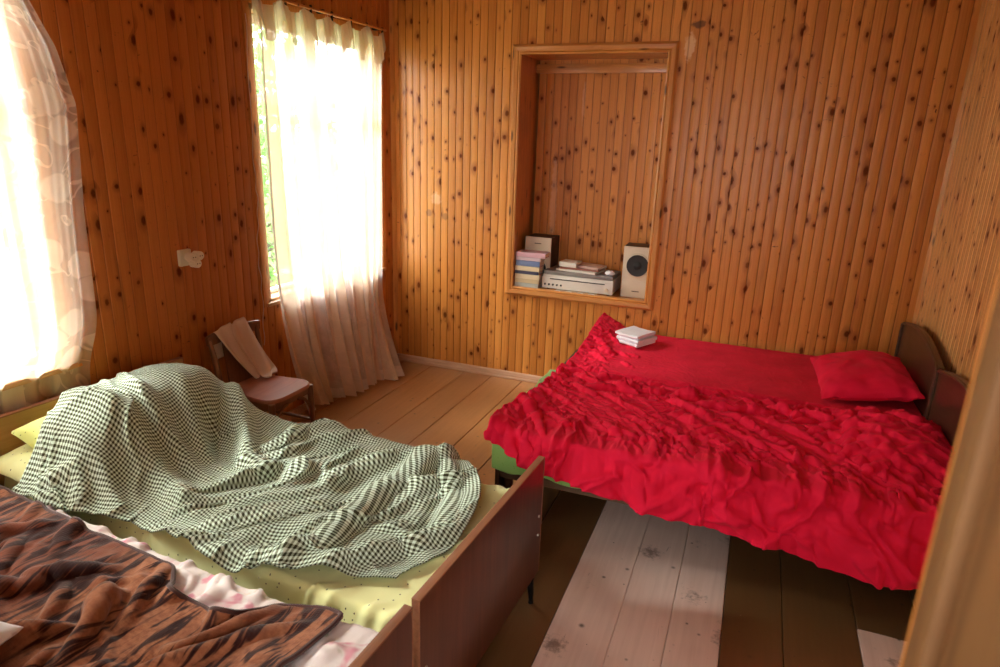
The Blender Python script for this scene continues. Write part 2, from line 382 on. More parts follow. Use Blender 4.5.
def glass_mat():
    g = N('window_glass'); tp = g.n('ShaderNodeBsdfTransparent'); tp.inputs[0].default_value = (.96, .98, .97, 1)
    gl = g.n('ShaderNodeBsdfGlossy'); gl.inputs['Roughness'].default_value = .02; mx = g.n('ShaderNodeMixShader'); mx.inputs[0].default_value = .06
    g.t.links.new(tp.outputs[0], mx.inputs[1]); g.t.links.new(gl.outputs[0], mx.inputs[2]); g.t.links.new(mx.outputs[0], g.out.inputs[0]); return g.m
M['glass'] = glass_mat()
def leafmat():
    g = N('leaves'); c = g.mix(g.noise(g.obj(), 6, 3), (.10, .26, .05), (.26, .46, .12)); b = g.bsdf(c, .5)
    tr = g.n('ShaderNodeBsdfTranslucent'); g.set(tr.inputs[0], c); mx = g.n('ShaderNodeMixShader'); mx.inputs[0].default_value = .4
    g.t.links.new(b.outputs[0], mx.inputs[1]); g.t.links.new(tr.outputs[0], mx.inputs[2]); g.t.links.new(mx.outputs[0], g.out.inputs[0]); return g.m
M['leaf'] = leafmat()

# ---------------------------------------------------------------- cloth solver (position based, numpy)
def fbm(X, Y, seed, scale, octs=3):
    r = np.random.default_rng(seed); out = np.zeros_like(X); amp = 1.0; tot = 0
    for o in range(octs):
        G = r.standard_normal((64, 64)); x = X * scale * 2 ** o + 17.3 * o; y = Y * scale * 2 ** o + 5.1 * o
        xi = np.floor(x).astype(int); yi = np.floor(y).astype(int); fx = x - xi; fy = y - yi
        fx = fx * fx * (3 - 2 * fx); fy = fy * fy * (3 - 2 * fy)
        g = lambda a, b: G[a % 64, b % 64]
        out += amp * ((g(xi, yi) * (1 - fx) + g(xi + 1, yi) * fx) * (1 - fy) + (g(xi, yi + 1) * (1 - fx) + g(xi + 1, yi + 1) * fx) * fy)
        tot += amp; amp *= .5
    return out / tot
def sstep(x, a, b):
    t = np.clip((x - a) / (b - a), 0, 1); return t * t * (3 - 2 * t)
def cloth(G, eu, ev, collide, iters=120, inner=4, gw=.02, grav=.0006, seed=1, amp=.003, bend=.25, damp=.92):
    """G guide positions (nu,nv,3); eu, ev extra length along each direction; gw pull back towards the guide in plan"""
    nu, nv = G.shape[:2]; r = np.random.default_rng(seed)
    P = G.copy(); uu, vv = np.meshgrid(np.arange(nu) / 10., np.arange(nv) / 10., indexing='ij')
    P[..., 2] += amp * (fbm(uu, vv, seed, 1.6, 3) + 1.0) + amp * .3 * r.standard_normal((nu, nv))
    V = np.zeros_like(P)
    L = lambda A, B: np.linalg.norm(A - B, axis=-1)
    eu = np.broadcast_to(eu, (nu, nv)); ev = np.broadcast_to(ev, (nu, nv))
    du = L(G[1:], G[:-1]) * (1 + (eu[1:] + eu[:-1]) / 2); dv = L(G[:, 1:], G[:, :-1]) * (1 + (ev[:, 1:] + ev[:, :-1]) / 2)
    cons = []
    def add(sa, sb, rest, k, one=False): cons.append((sa, sb, rest, k, one))
    for p in (0, 1):
        n = (nu - p) // 2; a = slice(p, p + 2 * n, 2); b = slice(p + 1, p + 2 * n, 2)
        add((a, slice(None)), (b, slice(None)), du[p:p + 2 * n:2], 1.0)
        n = (nv - p) // 2; a = slice(p, p + 2 * n, 2); b = slice(p + 1, p + 2 * n, 2)
        add((slice(None), a), (slice(None), b), dv[:, p:p + 2 * n:2], 1.0)
    d1 = np.sqrt((du[:, :-1] ** 2 + du[:, 1:] ** 2) / 2 + (dv[:-1] ** 2 + dv[1:] ** 2) / 2)
    for p in (0, 1):
        n = (nu - p) // 2; a = slice(p, p + 2 * n, 2); b = slice(p + 1, p + 2 * n, 2)
        q = d1[p:p + 2 * n:2]
        add((a, slice(0, nv - 1)), (b, slice(1, nv)), q, .35); add((a, slice(1, nv)), (b, slice(0, nv - 1)), q, .35)
    for k_, kb in ((2, bend), (4, bend * .4)):
        for p in range(2):
            # pairs (i, i+k_) split in two non-touching sets by slices of block size k_
            for q in range(k_):
                st = p * k_ + q
                ia = np.arange(st, nu - k_, 2 * k_)
                if len(ia):
                    rest = sum(du[ia + t] for t in range(k_)); add((ia, slice(None)), (ia + k_, slice(None)), rest, kb, True)
                ja = np.arange(st, nv - k_, 2 * k_)
                if len(ja):
                    rest = sum(dv[:, ja + t] for t in range(k_)); add((slice(None), ja), (slice(None), ja + k_), rest, kb, True)
    for it in range(iters):
        P0 = P.copy(); V[..., 2] -= grav; P = P + V
        P[..., :2] += (G[..., :2] - P[..., :2]) * gw
        for _ in range(inner):
            for sa, sb, rest, k, one in cons:
                A = P[sa]; B = P[sb]; d = B - A; l = np.sqrt((d * d).sum(-1)) + 1e-9
                c = (l - rest) / l
                if one: c = np.minimum(c, 0)
                c = (c * (.5 * k))[..., None] * d
                P[sa] = A + c; P[sb] = B - c
            P = collide(P)
        V = (P - P0) * damp
        sp = np.linalg.norm(V, axis=-1, keepdims=True); V *= np.minimum(1, .004 / (sp + 1e-9))
    for _ in range(1):
        Q = P.copy(); Q[1:-1, 1:-1] = P[1:-1, 1:-1] * .6 + .1 * (P[2:, 1:-1] + P[:-2, 1:-1] + P[1:-1, 2:] + P[1:-1, :-2]); P = Q
    return P
def fold(P, path, width, h, N_=None):
    """raise a soft ridge along a world (x,y) polyline on cloth positions"""
    X, Y = P[..., 0], P[..., 1]; best = np.full(X.shape, 9.0); tt = np.zeros(X.shape); tot = 0
    seg = [np.hypot(b[0] - a[0], b[1] - a[1]) for a, b in zip(path, path[1:])]; L = sum(seg)
    for (a, b), sl in zip(zip(path, path[1:]), seg):
        t = np.clip(((X - a[0]) * (b[0] - a[0]) + (Y - a[1]) * (b[1] - a[1])) / sl ** 2, 0, 1)
        d = np.hypot(X - a[0] - t * (b[0] - a[0]), Y - a[1] - t * (b[1] - a[1]))
        m = d < best; best = np.where(m, d, best); tt = np.where(m, (tot + t * sl) / L, tt); tot += sl
    P[..., 2] += h * np.exp(-(best / width) ** 2) * np.sin(np.clip(tt * .86 + .07, 0, 1) * PI) ** .6
    return P
def ridge(a, b, seed, fa, fb, p=3.0, warp=.03):
    wx = fbm(a, b, seed + 100, 6, 2) * warp; wy = fbm(a, b, seed + 200, 6, 2) * warp
    n = fbm(a * fa + wx * fa, b * fb + wy * fb, seed, 1.0, 2)
    return np.clip(1 - np.abs(n) * 1.7, 0, 1) ** p
def up2(P):
    """double the resolution of a grid (Catmull-Rom)"""
    for ax in (0, 1):
        P = np.moveaxis(P, ax, 0); n = P.shape[0]; Q = np.empty((2 * n - 1,) + P.shape[1:]); Q[::2] = P
        a = np.concatenate([P[:1], P[:-2]]); b = P[:-1]; c = P[1:]; d = np.concatenate([P[2:], P[-1:]])
        Q[1::2] = (-a + 9 * b + 9 * c - d) / 16; P = np.moveaxis(Q, 0, ax)
    return P
def crinkle(P, fn, up=True):
    """real fine creases pushed out along the cloth normal on a denser grid"""
    if up: P = up2(P)
    du = np.gradient(P, axis=0); dv = np.gradient(P, axis=1); n = np.cross(du, dv); n /= np.linalg.norm(n, axis=-1, keepdims=True) + 1e-9
    n *= np.where(n[..., 2:3].mean() < 0, -1, 1)
    nu, nv = P.shape[:2]; U, V = np.meshgrid(np.linspace(0, 1, nu), np.linspace(0, 1, nv), indexing='ij')
    return P + n * fn(P[..., 0], P[..., 1], P[..., 2], U, V)[..., None]
def uvmap(G):
    nu, nv = G.shape[:2]
    u = np.concatenate([np.zeros((1, nv)), np.cumsum(np.linalg.norm(G[1:] - G[:-1], axis=-1), 0)]); v = np.concatenate([np.zeros((nu, 1)), np.cumsum(np.linalg.norm(G[:, 1:] - G[:, :-1], axis=-1), 1)], 1)
    um = np.broadcast_to(u.mean(1, keepdims=True), u.shape); vm = np.broadcast_to(v.mean(0, keepdims=True), v.shape)
    return np.stack([um, vm], -1)

# ================================================================ SETTING
W = .057
def panel_wall(name, axis, a0, a1, z0, z1, holes, mat, off, face, sgn, depth=.012):
    """tongue-and-groove boards as real relief; holes = [(a0,a1,z0,z1)]; face = coordinate of the wall plane, sgn = direction into the room"""
    mb = MB(); bm = mb.bm
    prof = [(0, -.004), (.022, -.004), (.06, -.0006), (.11, 0), (.89, 0), (.94, -.0006), (.978, -.004), (1, -.004)]
    k0 = math.floor((a0 + 40 * W + off) / W)
    cuts = [(W * k - 40 * W - off) for k in range(k0, k0 + int((a1 - a0) / W) + 3)]
    for c in cuts:
        xs = [(c + p * W, d) for p, d in prof]
        for h in holes:          # cut boards exactly at the opening
            for e in (h[0], h[1]):
                for q in range(len(xs) - 1):
                    if xs[q][0] + 1e-6 < e < xs[q + 1][0] - 1e-6:
                        f_ = (e - xs[q][0]) / (xs[q + 1][0] - xs[q][0]); xs.insert(q + 1, (e, xs[q][1] * (1 - f_) + xs[q + 1][1] * f_)); break
        for (xa, da), (xb, db) in zip(xs, xs[1:]):
            xa2, xb2 = max(xa, a0), min(xb, a1)
            if xb2 - xa2 < 1e-5: continue
            mid = (xa2 + xb2) / 2
            lv = [(z0, z1)]
            for h in holes:
                if h[0] < mid < h[1]:
                    nl = []
                    for p, q in lv:
                        if p < h[2]: nl.append((p, min(q, h[2])))
                        if q > h[3]: nl.append((max(p, h[3]), q))
                    lv = [t for t in nl if t[1] - t[0] > 1e-4]
            for p, q in lv:
                co = [(xa2, da, p), (xb2, db, p), (xb2, db, q), (xa2, da, q)]
                vs = [bm.verts.new((t[0], face + sgn * t[1], t[2]) if axis == 'X' else (face + sgn * t[1], t[0], t[2])) for t in co]
                bm.faces.new(vs if (axis == 'X') == (sgn < 0) else vs[::-1])
    bmesh.ops.remove_doubles(bm, verts=bm.verts, dist=1e-5)
    return mb, mat
RX, YF, CH = 3.53, -4.02, 2.75
WIN1 = (-1.435, -.185, .775, 2.36); WIN2 = (-3.85, -2.635, .775, 2.36)
NI = (.985, 1.945, .705, 2.275)
def wall(name, *a):
    mb, m = panel_wall(name, *a)
    return mb, m
# back wall with relief boards + solid core behind
mb, m = wall('wall_back', 'X', 0, RX, 0, CH, [NI], M['back'], .0, 0.0, -1)
for (x0, x1, z0, z1) in ((-.2, NI[0] - .006, 0, CH), (NI[1] + .006, RX + .2, 0, CH), (NI[0] - .006, NI[1] + .006, 0, NI[2] - .01), (NI[0] - .006, NI[1] + .006, NI[3] + .006, CH)):
    mb.box(x0, x1, .006, .5, z0, z1)
struct('wall_back', mb, m, recalc=False)
mb, m = wall('wall_left', 'Y', YF, 0, 0, CH, [WIN1, WIN2], M['left'], .017, 0.0, 1)
for (y0, y1, z0, z1) in ((YF, WIN2[0], 0, CH), (WIN2[1], WIN1[0], 0, CH), (WIN1[1], 0, 0, CH), (WIN2[0], WIN2[1], 0, .775), (WIN2[0], WIN2[1], 2.36, CH), (WIN1[0], WIN1[1], 0, .775), (WIN1[0], WIN1[1], 2.36, CH)):
    mb.box(-.16, -.006, y0, y1, z0, z1)
struct('wall_left', mb, m, recalc=False)
mb, m = wall('wall_right', 'Y', YF, 0, 0, CH, [], M['right'], .01, RX, -1)
mb.box(RX + .006, RX + .16, YF, 0, 0, CH)
struct('wall_right', mb, m, recalc=False)
DO = (1.60, 2.681, -.01, 2.12)
mb, m = wall('wall_front', 'X', 0, RX, 0, CH, [DO], M['niche'], .02, YF, 1)
for (x0, x1, z0, z1) in ((-.16, DO[0] - .01, 0, CH), (DO[1] + .01, RX + .16, 0, CH), (DO[0] - .01, DO[1] + .01, 2.13, CH)):
    mb.box(x0, x1, YF - .12, YF - .006, z0, z1)
struct('wall_front', mb, m, recalc=False)
struct('ceiling', MB().box(-.16, RX + .16, YF - .12, .5, CH, CH + .05), M['ceil'])
# niche lining
mb, m = wall('niche', 'X', NI[0] + .022, NI[1], NI[2], 2.19, [], M['niche'], .021, .33, -1)
mb.box(NI[0] + .024, NI[1] + .01, .336, .345, NI[2], NI[3]); mb.box(NI[0] - .02, NI[1] + .02, .40, .42, NI[2], NI[3])
struct('trim_1', mb, m, recalc=False)                       # panelled back of the niche
mb = MB()
mb.box(NI[0] - .012, NI[0], .0, .405, NI[2] - .02, NI[3] + .012); mb.box(NI[1], NI[1] + .012, .0, .405, NI[2] - .02, NI[3] + .012)
struct('trim_2', mb, M['casing'])
mb = MB(); mb.box(NI[0] - .005, NI[1] + .005, -.012, .405, NI[2] - .02, NI[2], .002)
mb.box(NI[0] - .012, NI[1] + .012, 0, .405, NI[3], NI[3] + .012)
mb.box(NI[0], NI[1], .315, .33, 2.185, 2.245, .004)          # loose plank across the top of the recess
struct('trim_3', mb, M['casing_h'])
# moulded casing round the niche, mitred
def casing(name, x0, x1, z0, z1, prof, mat_v, mat_h, y=0.0, sides='LRTB'):
    for sd in sides:
        mb = MB(); bm = mb.bm; rows = []
        for (d, h) in prof:           # d outward from opening edge, h out of the wall
            if sd == 'L': q = [(x0 - d, z0 - d), (x0 - d, z1 + d)]
            if sd == 'R': q = [(x1 + d, z0 - d), (x1 + d, z1 + d)]
            if sd == 'T': q = [(x0 - d, z1 + d), (x1 + d, z1 + d)]
            if sd == 'B': q = [(x0 - d, z0 - d), (x1 + d, z0 - d)]
            rows.append([bm.verts.new((a, y - h, b)) for a, b in q])
        for r0, r1 in zip(rows, rows[1:]): bm.faces.new((r0[0], r0[1], r1[1], r1[0]))
        struct(name(), mb, mat_v if sd in 'LR' else mat_h, sharp=30)
cnt = [3]
def trimname():
    cnt[0] += 1; return f'trim_{cnt[0]}'
pr = [(-.006, -.02), (-.006, .016), (.004, .021), (.012, .017), (.018, .022), (.040, .024), (.050, .018), (.056, .012), (.056, -.004)]
casing(trimname, NI[0], NI[1], NI[2], NI[3], pr, M['casing'], M['casing_h'])

# floor boards
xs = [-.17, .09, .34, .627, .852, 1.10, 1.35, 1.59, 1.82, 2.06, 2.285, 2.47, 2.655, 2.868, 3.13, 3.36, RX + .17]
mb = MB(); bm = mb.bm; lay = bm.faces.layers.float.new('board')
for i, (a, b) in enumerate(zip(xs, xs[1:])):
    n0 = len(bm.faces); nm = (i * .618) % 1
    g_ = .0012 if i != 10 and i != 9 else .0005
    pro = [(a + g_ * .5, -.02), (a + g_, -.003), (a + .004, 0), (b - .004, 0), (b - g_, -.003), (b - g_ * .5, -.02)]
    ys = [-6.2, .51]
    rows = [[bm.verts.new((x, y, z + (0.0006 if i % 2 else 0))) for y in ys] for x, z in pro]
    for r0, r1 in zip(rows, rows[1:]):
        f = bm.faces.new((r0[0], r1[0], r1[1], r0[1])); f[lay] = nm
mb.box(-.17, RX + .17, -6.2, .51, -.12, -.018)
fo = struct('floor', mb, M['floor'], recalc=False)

# baseboards
for nm_, args in (('baseboard_back', (.0, RX, -.022, -.001, 0, .052)), ('baseboard_left', (0.001, .02, YF, 0, 0, .052)), ('baseboard_right', (RX - .02, RX - .001, YF, -.02, 0, .052))):
    mb = MB(); mb.box(*args, .006); a = args
    if nm_ == 'baseboard_back': mb.box(a[0], a[1], -.032, -.022, 0, .016, .004)
    struct(nm_, mb, M['base'])
# corner beads
mb = MB(); mb.prism([(.001, -.001), (.028, -.001), (.020, -.012), (.012, -.020), (.001, -.028)], (0.05, CH), 'z'); struct(trimname(), mb, M['casing'])
mb = MB(); mb.prism([(RX - .001, -.001), (RX - .022, -.001), (RX - .016, -.010), (RX - .010, -.016), (RX - .001, -.022)], (0.05, CH), 'z'); struct(trimname(), mb, M['casing'])

# door opening next to the camera: lining + moulded casing on the room side
mb = MB()
mb.box(DO[1], DO[1] + .02, YF - .026, YF + .001, 0, 2.12, .004); mb.box(DO[1] + .0025, DO[1] + .02, YF - .125, YF - .038, 0, 2.12, .006)
mb.box(DO[0] - .02, DO[0], YF - .125, YF + .001, 0, 2.12, .003)
mb.box(DO[0] - .02, DO[1] + .02, YF - .125, YF + .001, 2.12, 2.14, .003)
for s_, x0 in ((1, DO[1]), (-1, DO[0])):
    for y_, sg in ((YF, 1), (YF - .12, -1)):
        pts = [(x0 + s_ * d, y_ + sg * h) for d, h in ((.004, -.002), (.004, .014), (.012, .020), (.022, .016), (.030, .022), (.075, .022), (.085, .010), (.085, -.002))]
        mb.prism(pts, (0, 2.21), 'z')
for y_, sg in ((YF, 1), (YF - .12, -1)):
    y0, y1 = sorted((y_ - sg * .002, y_ + sg * .021)); mb.box(DO[0] - .08, DO[1] + .08, y0, y1, 2.124, 2.205, .006)
struct('door_1', mb, M['jamb'])
# unseen hallway box added behind the camera: blocks sky, white for neutral fill
mb = MB(); mb.box(1.0, 1.08, -6.2, YF - .13, 0, CH); mb.box(3.6, 3.68, -6.2, YF - .13, 0, CH); mb.box(1.0, 3.68, -6.28, -6.2, 0, CH)
struct('wall_hallway_unseen', mb, M['plaster']); struct('ceiling_hallway_unseen', MB().box(1.0, 3.68, -6.28, YF - .13, CH, CH + .05), M['plaster'])

# windows
def window(n, w):
    y0, y1, z0, z1 = w
    root = tag(empty(f'window_{n}', (-.08, (y0 + y1) / 2, z0)), kind='structure'); hw = (y1 - y0) / 2; h = z1 - z0
    mb = MB()
    for a in (-hw, hw - .028): mb.box(-.075, .082, a, a + .028, 0, h, .003)
    mb.box(-.075, .082, -hw, hw, h - .028, h, .003); mb.box(-.075, .082, -hw, hw, 0, .02, .003)
    mb.build('window_frame', M['winframe'], root)
    MB().box(-.03, .105, -hw - .02, hw + .02, -.018, .004, .005).build('window_sill', M['winframe'], root)
    for s in (-1, 1):
        a, b = (-hw + .03, -.004) if s < 0 else (.004, hw - .03)
        mb = MB()
        for (p, q) in ((a, a + .045), (b - .045, b)): mb.box(-.045, -.005, p, q, .03, h - .03, .004)
        for (p, q) in ((.022, .045), (h - .08, h - .03), (h * .70, h * .70 + .04)): mb.box(-.045, -.005, a, b, p, q, .004)
        sa = mb.build('sash', M['winwhite'], root)
        MB().box(-.027, -.023, a + .04, b - .04, .040, h - .075).build('pane', M['glass'], sa)
    return root
window(1, WIN1); window(2, WIN2)
# window casing on the room side (left wall)
def casing_y(w):
    y0, y1, z0, z1 = w; mb = MB()
    for (a, b, c, d) in ((y0 - .045, y0, z0 - .02, z1 + .045), (y1, y1 + .045, z0 - .02, z1 + .045), (y0, y1, z1, z1 + .045)):
        mb.box(-.002, .014, a, b, c, d, .004)
    struct(trimname(), mb, M['casing'])
casing_y(WIN1); casing_y(WIN2)

# garden outside
struct('ground', MB().box(-30, -.17, -25, 25, -.62, -.6), M['ground'])
def bush(loc, r, h, seed, label):
    rr = random.Random(seed); root = tag(empty('garden_tree', loc), label, 'tree', 'trees outside the windows')
    mb = MB(); br = []
    for k in range(9):
        a = rr.random() * 6.28; top = Vector((math.cos(a) * r * .6, math.sin(a) * r * .6, h * (.55 + .4 * rr.random()))); br.append(top)
        mb.tube([(0, 0, 0), (top.x * .2, top.y * .2, top.z * .5), top], [.05, .03, .008], 6)
    mb.build('trunk', M['bark'], root)
    mb = MB(); bm = mb.bm
    for k in range(3800):
        th = rr.random() * 6.28; ph = math.acos(rr.uniform(-1, 1)); q = r * (rr.random() ** .33)
        p = Vector((q * math.sin(ph) * math.cos(th), q * math.sin(ph) * math.sin(th), h * .62 + q * math.cos(ph) * h * .5 / r))
        R_ = Euler((rr.random() * 6, rr.random() * 6, rr.random() * 6)).to_matrix(); l = rr.uniform(.05, .11)
        vs = [bm.verts.new(p + R_ @ Vector(c)) for c in ((0, -l, 0), (l * .4, 0, .01), (0, l, 0), (-l * .4, 0, .01))]
        bm.faces.new(vs)
    tag(mb.build('foliage', M['leaf'], root, recalc=False), kind='stuff')
bush((-5.2, .9, -.6), 1.3, 3.6, 1, 'leafy green tree outside the far window, behind its curtain')
bush((-3.0, 2.0, -.6), .95, 3.3, 3, 'leafy green tree seen through the gap beside the far window curtain')
bush((-3.8, -2.2, -.6), 1.3, 3.2, 2, 'leafy green tree outside the nearer window')

# ================================================================ BEDS
def conleg(root, x, y, top, splay=(0, 0)):
    mb = MB(); mb.tube([(x, y, top), (x + splay[0], y + splay[1], .006)], [.015, .008], 12); mb.tube([(x + splay[0], y + splay[1], .010), (x + splay[0], y + splay[1], 0.0)], [.010, .011], 12)
    mb.box(x - .010, x + .010, y - .03, y + .03, top - .004, top + .002, .001)
    return mb.build('leg', M['black'], root)
def single_bed(loc, rz, L, w, head_z, foot_z, foot_bot, label, hmat):
    root = tag(empty('single_bed', loc, rz), label, 'bed', 'veneered single beds under the windows'); hw = w / 2
    def board(name, x0, x1, z0, z1, mat):
        b = MB().box(x0, x1, -hw, hw, z0, z1, .002).build(name, mat, root)
        mb = MB(); mb.box(x0 - .0015, x1 + .0015, -hw - .002, hw + .002, z1 - .003, z1 + .003, .0015)
        for s in (-1, 1): mb.box(x0 - .001, x1 + .001, s * hw - .002, s * hw + .002, z0, z1, .001)
        tag(mb.build('edge_strip', M['edge_ply'], b), 'lighter veneer edge strip'); return b
    board('headboard', 0, .022, .12, head_z, hmat)
    board('footboard', L - .022, L, foot_bot, foot_z, M['dark_ply'])
    for s in (-1, 1):
        y = s * (hw - .03)
        MB().box(.022, L - .022, y - .011, y + .011, .20, .36, .003).build('side_rail', M['dark_ply'], root)
        for xx, sp, tz_ in ((.06, -.01, .20), (L - .011, .006, foot_bot)): conleg(root, xx, s * (hw - .06), tz_, (sp, s * .006))
        for zz in (.29, .37):
            MB().tube([(L - .002, y, zz), (L + .0035, y, zz)], [.007, .0055], 12).build('bolt', M['steel'], root)
    mb = MB()
    for k in range(10): mb.box(.08 + k * (L - .2) / 9.6, .14 + k * (L - .2) / 9.6, -hw + .042, hw - .042, .215, .232)
    mb.build('slats', M['rail'], root)
    return root
GB = ((.058, -2.601, 0), math.radians(-3.2), 1.882, .88); BB = ((.036, -3.486, 0), math.radians(-3.2), 1.861, .80)
single_bed(*GB, .675, .600, .11, 'dark red-brown veneered single bed holding the green gingham blanket', M['head_ply'])
single_bed(*BB, .64, .615, .11, 'dark red-brown veneered single bed nearest the camera, under the brown plush blanket', M['head_ply'])
def loc2w(B, x, y): 
    c, s = math.cos(B[1]), math.sin(B[1]); return B[0][0] + c * x - s * y, B[0][1] + s * x + c * y
def mattress(B, z0, z1, hw, label):
    o = MB().box(.03, B[2] - .03, -hw, hw, z0, z1, .035, seg=4).build('mattress', M['mattress']); o.location = B[0]; o.rotation_euler = (0, 0, B[1])
    return tag(o, label, 'mattress')
mattress(GB, .235, .455, .385, 'thick mattress on the bed with the gingham blanket, under a yellow speckled sheet')
mattress(BB, .235, .455, .345, 'thick mattress on the nearest bed, under the pink floral quilt')

def inbed(B, X, Y):
    c, s = math.cos(B[1]), math.sin(B[1]); dx, dy = X - B[0][0], Y - B[0][1]
    return c * dx + s * dy, -s * dx + c * dy
def box_collide(B, x0, x1, y0, y1, z1, top=None, m=.004):
    """keep cloth out of the rounded mattress box (plus optional height field on it)"""
    def f(P):
        lx, ly = inbed(B, P[..., 0], P[..., 1]); z = P[..., 2]
        T = (z1 if top is None else top(P[..., 0], P[..., 1])) + m
        ins = (lx > x0 - m) & (lx < x1 + m) & (ly > y0 - m) & (ly < y1 + m) & (z < T)
        pz = T - z; pl = ly - (y0 - m); pr = (y1 + m) - ly
        side = np.minimum(pl, pr); up = ins & (pz <= side * 1.2); sd = ins & ~up
        z = np.where(up, T, z)
        sgn = np.where(pl < pr, -1, 1); mv = np.where(sd, side, 0) * sgn
        c, s = math.cos(B[1]), math.sin(B[1])
        return np.stack([P[..., 0] - s * mv, P[..., 1] + c * mv, z], -1)
    return f
def over_bed(B, nu, nv, x0, x1, hw, ztop, hang_r, hang_l, bulge=.02):
    """guide sheet: u along the bed, v from far side (y+) to near side (y-), hanging down both sides"""
    tot = 2 * hw + hang_r + hang_l; G = np.zeros((nu, nv, 3)); r = .03
    for j in range(nv):
        t = tot * j / (nv - 1)
        if t < hang_r: y, z = hw + r * .5 + bulge * math.sin(PI * t / max(hang_r, .01)), ztop - (hang_r - t) 
        elif t < hang_r + 2 * hw:
            q = t - hang_r; y = hw - q; ed = min(q, 2 * hw - q); z = ztop
        else: q = t - hang_r - 2 * hw; y, z = -hw - r * .5 - bulge * math.sin(PI * min(1, q / max(hang_l, .01))), ztop - q
        G[:, j, 1] = y; G[:, j, 2] = z
    G[:, :, 0] = np.linspace(x0, x1, nu)[:, None]
    c, s = math.cos(B[1]), math.sin(B[1]); X, Y = G[..., 0].copy(), G[..., 1].copy()
    G[..., 0] = B[0][0] + c * X - s * Y; G[..., 1] = B[0][1] + s * X + c * Y
    return G

# ---- yellow speckled sheet (two pieces: it covers the mattress of the gingham bed)
G = over_bed(GB, 120, 84, .035, 1.838, .385, .468, .14, .16)
lx, ly = inbed(GB, G[..., 0], G[..., 1])
foot = sstep(lx, 1.2, 1.8)
P = cloth(G, .03 + .07 * foot, .03 + .06 * foot, box_collide(GB, .0, 1.9, -.385, .385, .458), 60, 3, .03, seed=5, amp=.004)
P[..., 0] = np.minimum(P[..., 0], 1.905 + .056 * (P[..., 1] + 2.27) / 1.0)
P = crinkle(P, lambda X, Y, Z, U, V: (.004 + .014 * sstep(X, 1.1, 1.7)) * np.maximum(sstep(-Y, 3.0, 3.08), sstep(X, 1.74, 1.82)) * ridge(X - .5 * Y, Y, 53, 9, 5, 1.7, .06) + .0015 * ridge(X, Y, 54, 22, 14, 2, .05))
tag(gridobj('bed_sheet', P, M['yellow'], up2(uvmap(G)), thick=.0035, sub=0), 'pale yellow-green speckled sheet, rumpled over the mattress under the gingham blanket', 'sheet')

# ---- pillows
def pillow(name, w, l, t, mat, mtx, label=None, seed=0, pinch=.22, n=34, wr=.004, cat='pillow', group=None):
    u = np.linspace(-1, 1, n); U, V_ = np.meshgrid(u, u, indexing='ij')
    e = 2.4
    prof = np.clip((1 - np.abs(U) ** e) * (1 - np.abs(V_) ** e), 0, 1) ** .5
    sx = 1 - pinch * .35 * (1 - V_ ** 2) * np.abs(U) ** 3 * .6; sy = 1 - pinch * .35 * (1 - U ** 2) * np.abs(V_) ** 3 * .6
    X = U * w / 2 * sx; Y = V_ * l / 2 * sy
    nz = fbm(X, Y, seed + 3, 9, 3) * wr * 2; ez = fbm(X, Y, seed + 9, 26, 2) * wr * np.clip(1.3 - prof, 0, 1)
    top = np.stack([X, Y, prof * t * .62 + nz * prof + ez], -1); bot = np.stack([X, Y, -prof * t * .38 + ez * .8 - .001], -1)
    me = bpy.data.meshes.new(name); idx = np.arange(n * n).reshape(n, n); off = n * n
    F = np.stack([idx[:-1, :-1], idx[1:, :-1], idx[1:, 1:], idx[:-1, 1:]], -1).reshape(-1, 4)
    V = np.concatenate([top.reshape(-1, 3), bot.reshape(-1, 3)]); Fb = F[:, ::-1] + off
    me.from_pydata(V.tolist(), [], np.concatenate([F, Fb]).tolist())
    uvs = np.stack([X + w, Y + l], -1).reshape(-1, 2); uvs = np.concatenate([uvs, uvs + 1.37])
    la = me.uv_layers.new(name='UVMap'); la.data.foreach_set('uv', uvs[np.concatenate([F, Fb]).ravel()].astype(np.float32).ravel())
    bm = bmesh.new(); bm.from_mesh(me); 
    bmesh.ops.remove_doubles(bm, verts=bm.verts, dist=.0012); bm.to_mesh(me); bm.free()
    for p in me.polygons: p.use_smooth = True
    me.materials.append(mat); o = bpy.data.objects.new(name, me); C.objects.link(o); o.matrix_world = mtx
    m_ = o.modifiers.new('smooth', 'SUBSURF'); m_.levels = 1; m_.render_levels = 1
    return tag(o, label, cat, group)
def MT(loc, rot=(0, 0, 0)): return Matrix.Translation(loc) @ Euler(tuple(math.radians(r) for r in rot), 'XYZ').to_matrix().to_4x4()
pillow('pillow', .44, .78, .12, M['yellow'], MT((.30, -2.70, .515), (0, 2, -3)), 'flat pale yellow pillow lying at the head of the gingham bed, lowest of the pile', 1)
pillow('pillow', .40, .72, .17, M['lime'], MT((.325, -2.635, .560), (0, 22, -5)), 'lime yellow pillow propped against the headboard, its corner poking out from the gingham', 2)

# ---- gingham blanket
def lump(X, Y):
    cx = .37 + .10 * (-(Y + 2.6)); dx = X - cx; dy = Y + 2.63
    return .278 * np.exp(-((np.abs(dx) / np.where(dx > 0, .24, .36)) ** 2.8 + (np.abs(dy) / .41) ** 5.0))
def gtop(X, Y):
    l2, m2 = inbed(GB, X, Y)
    return .476 + lump(X, Y) + .015 * np.exp(-((m2 - .40) / .1) ** 2)
nu, nv = 176, 112
tu = np.linspace(0, 1, nu)[:, None]; tv = np.linspace(0, 1, nv)[None, :]
farx = np.interp(tu[:, 0], [0, 1], [.19, 1.60]); nearx = np.interp(tu[:, 0], [0, .3, 1], [.34, .80, 1.74])
fary = np.interp(tu[:, 0], [0, .3, .9, 1], [-2.20, -2.20, -2.185, -2.20]); neary = np.interp(tu[:, 0], [0, .14, .3, .5, .68, .85, 1], [-3.13, -3.13, -3.06, -3.12, -3.13, -3.04, -2.97])
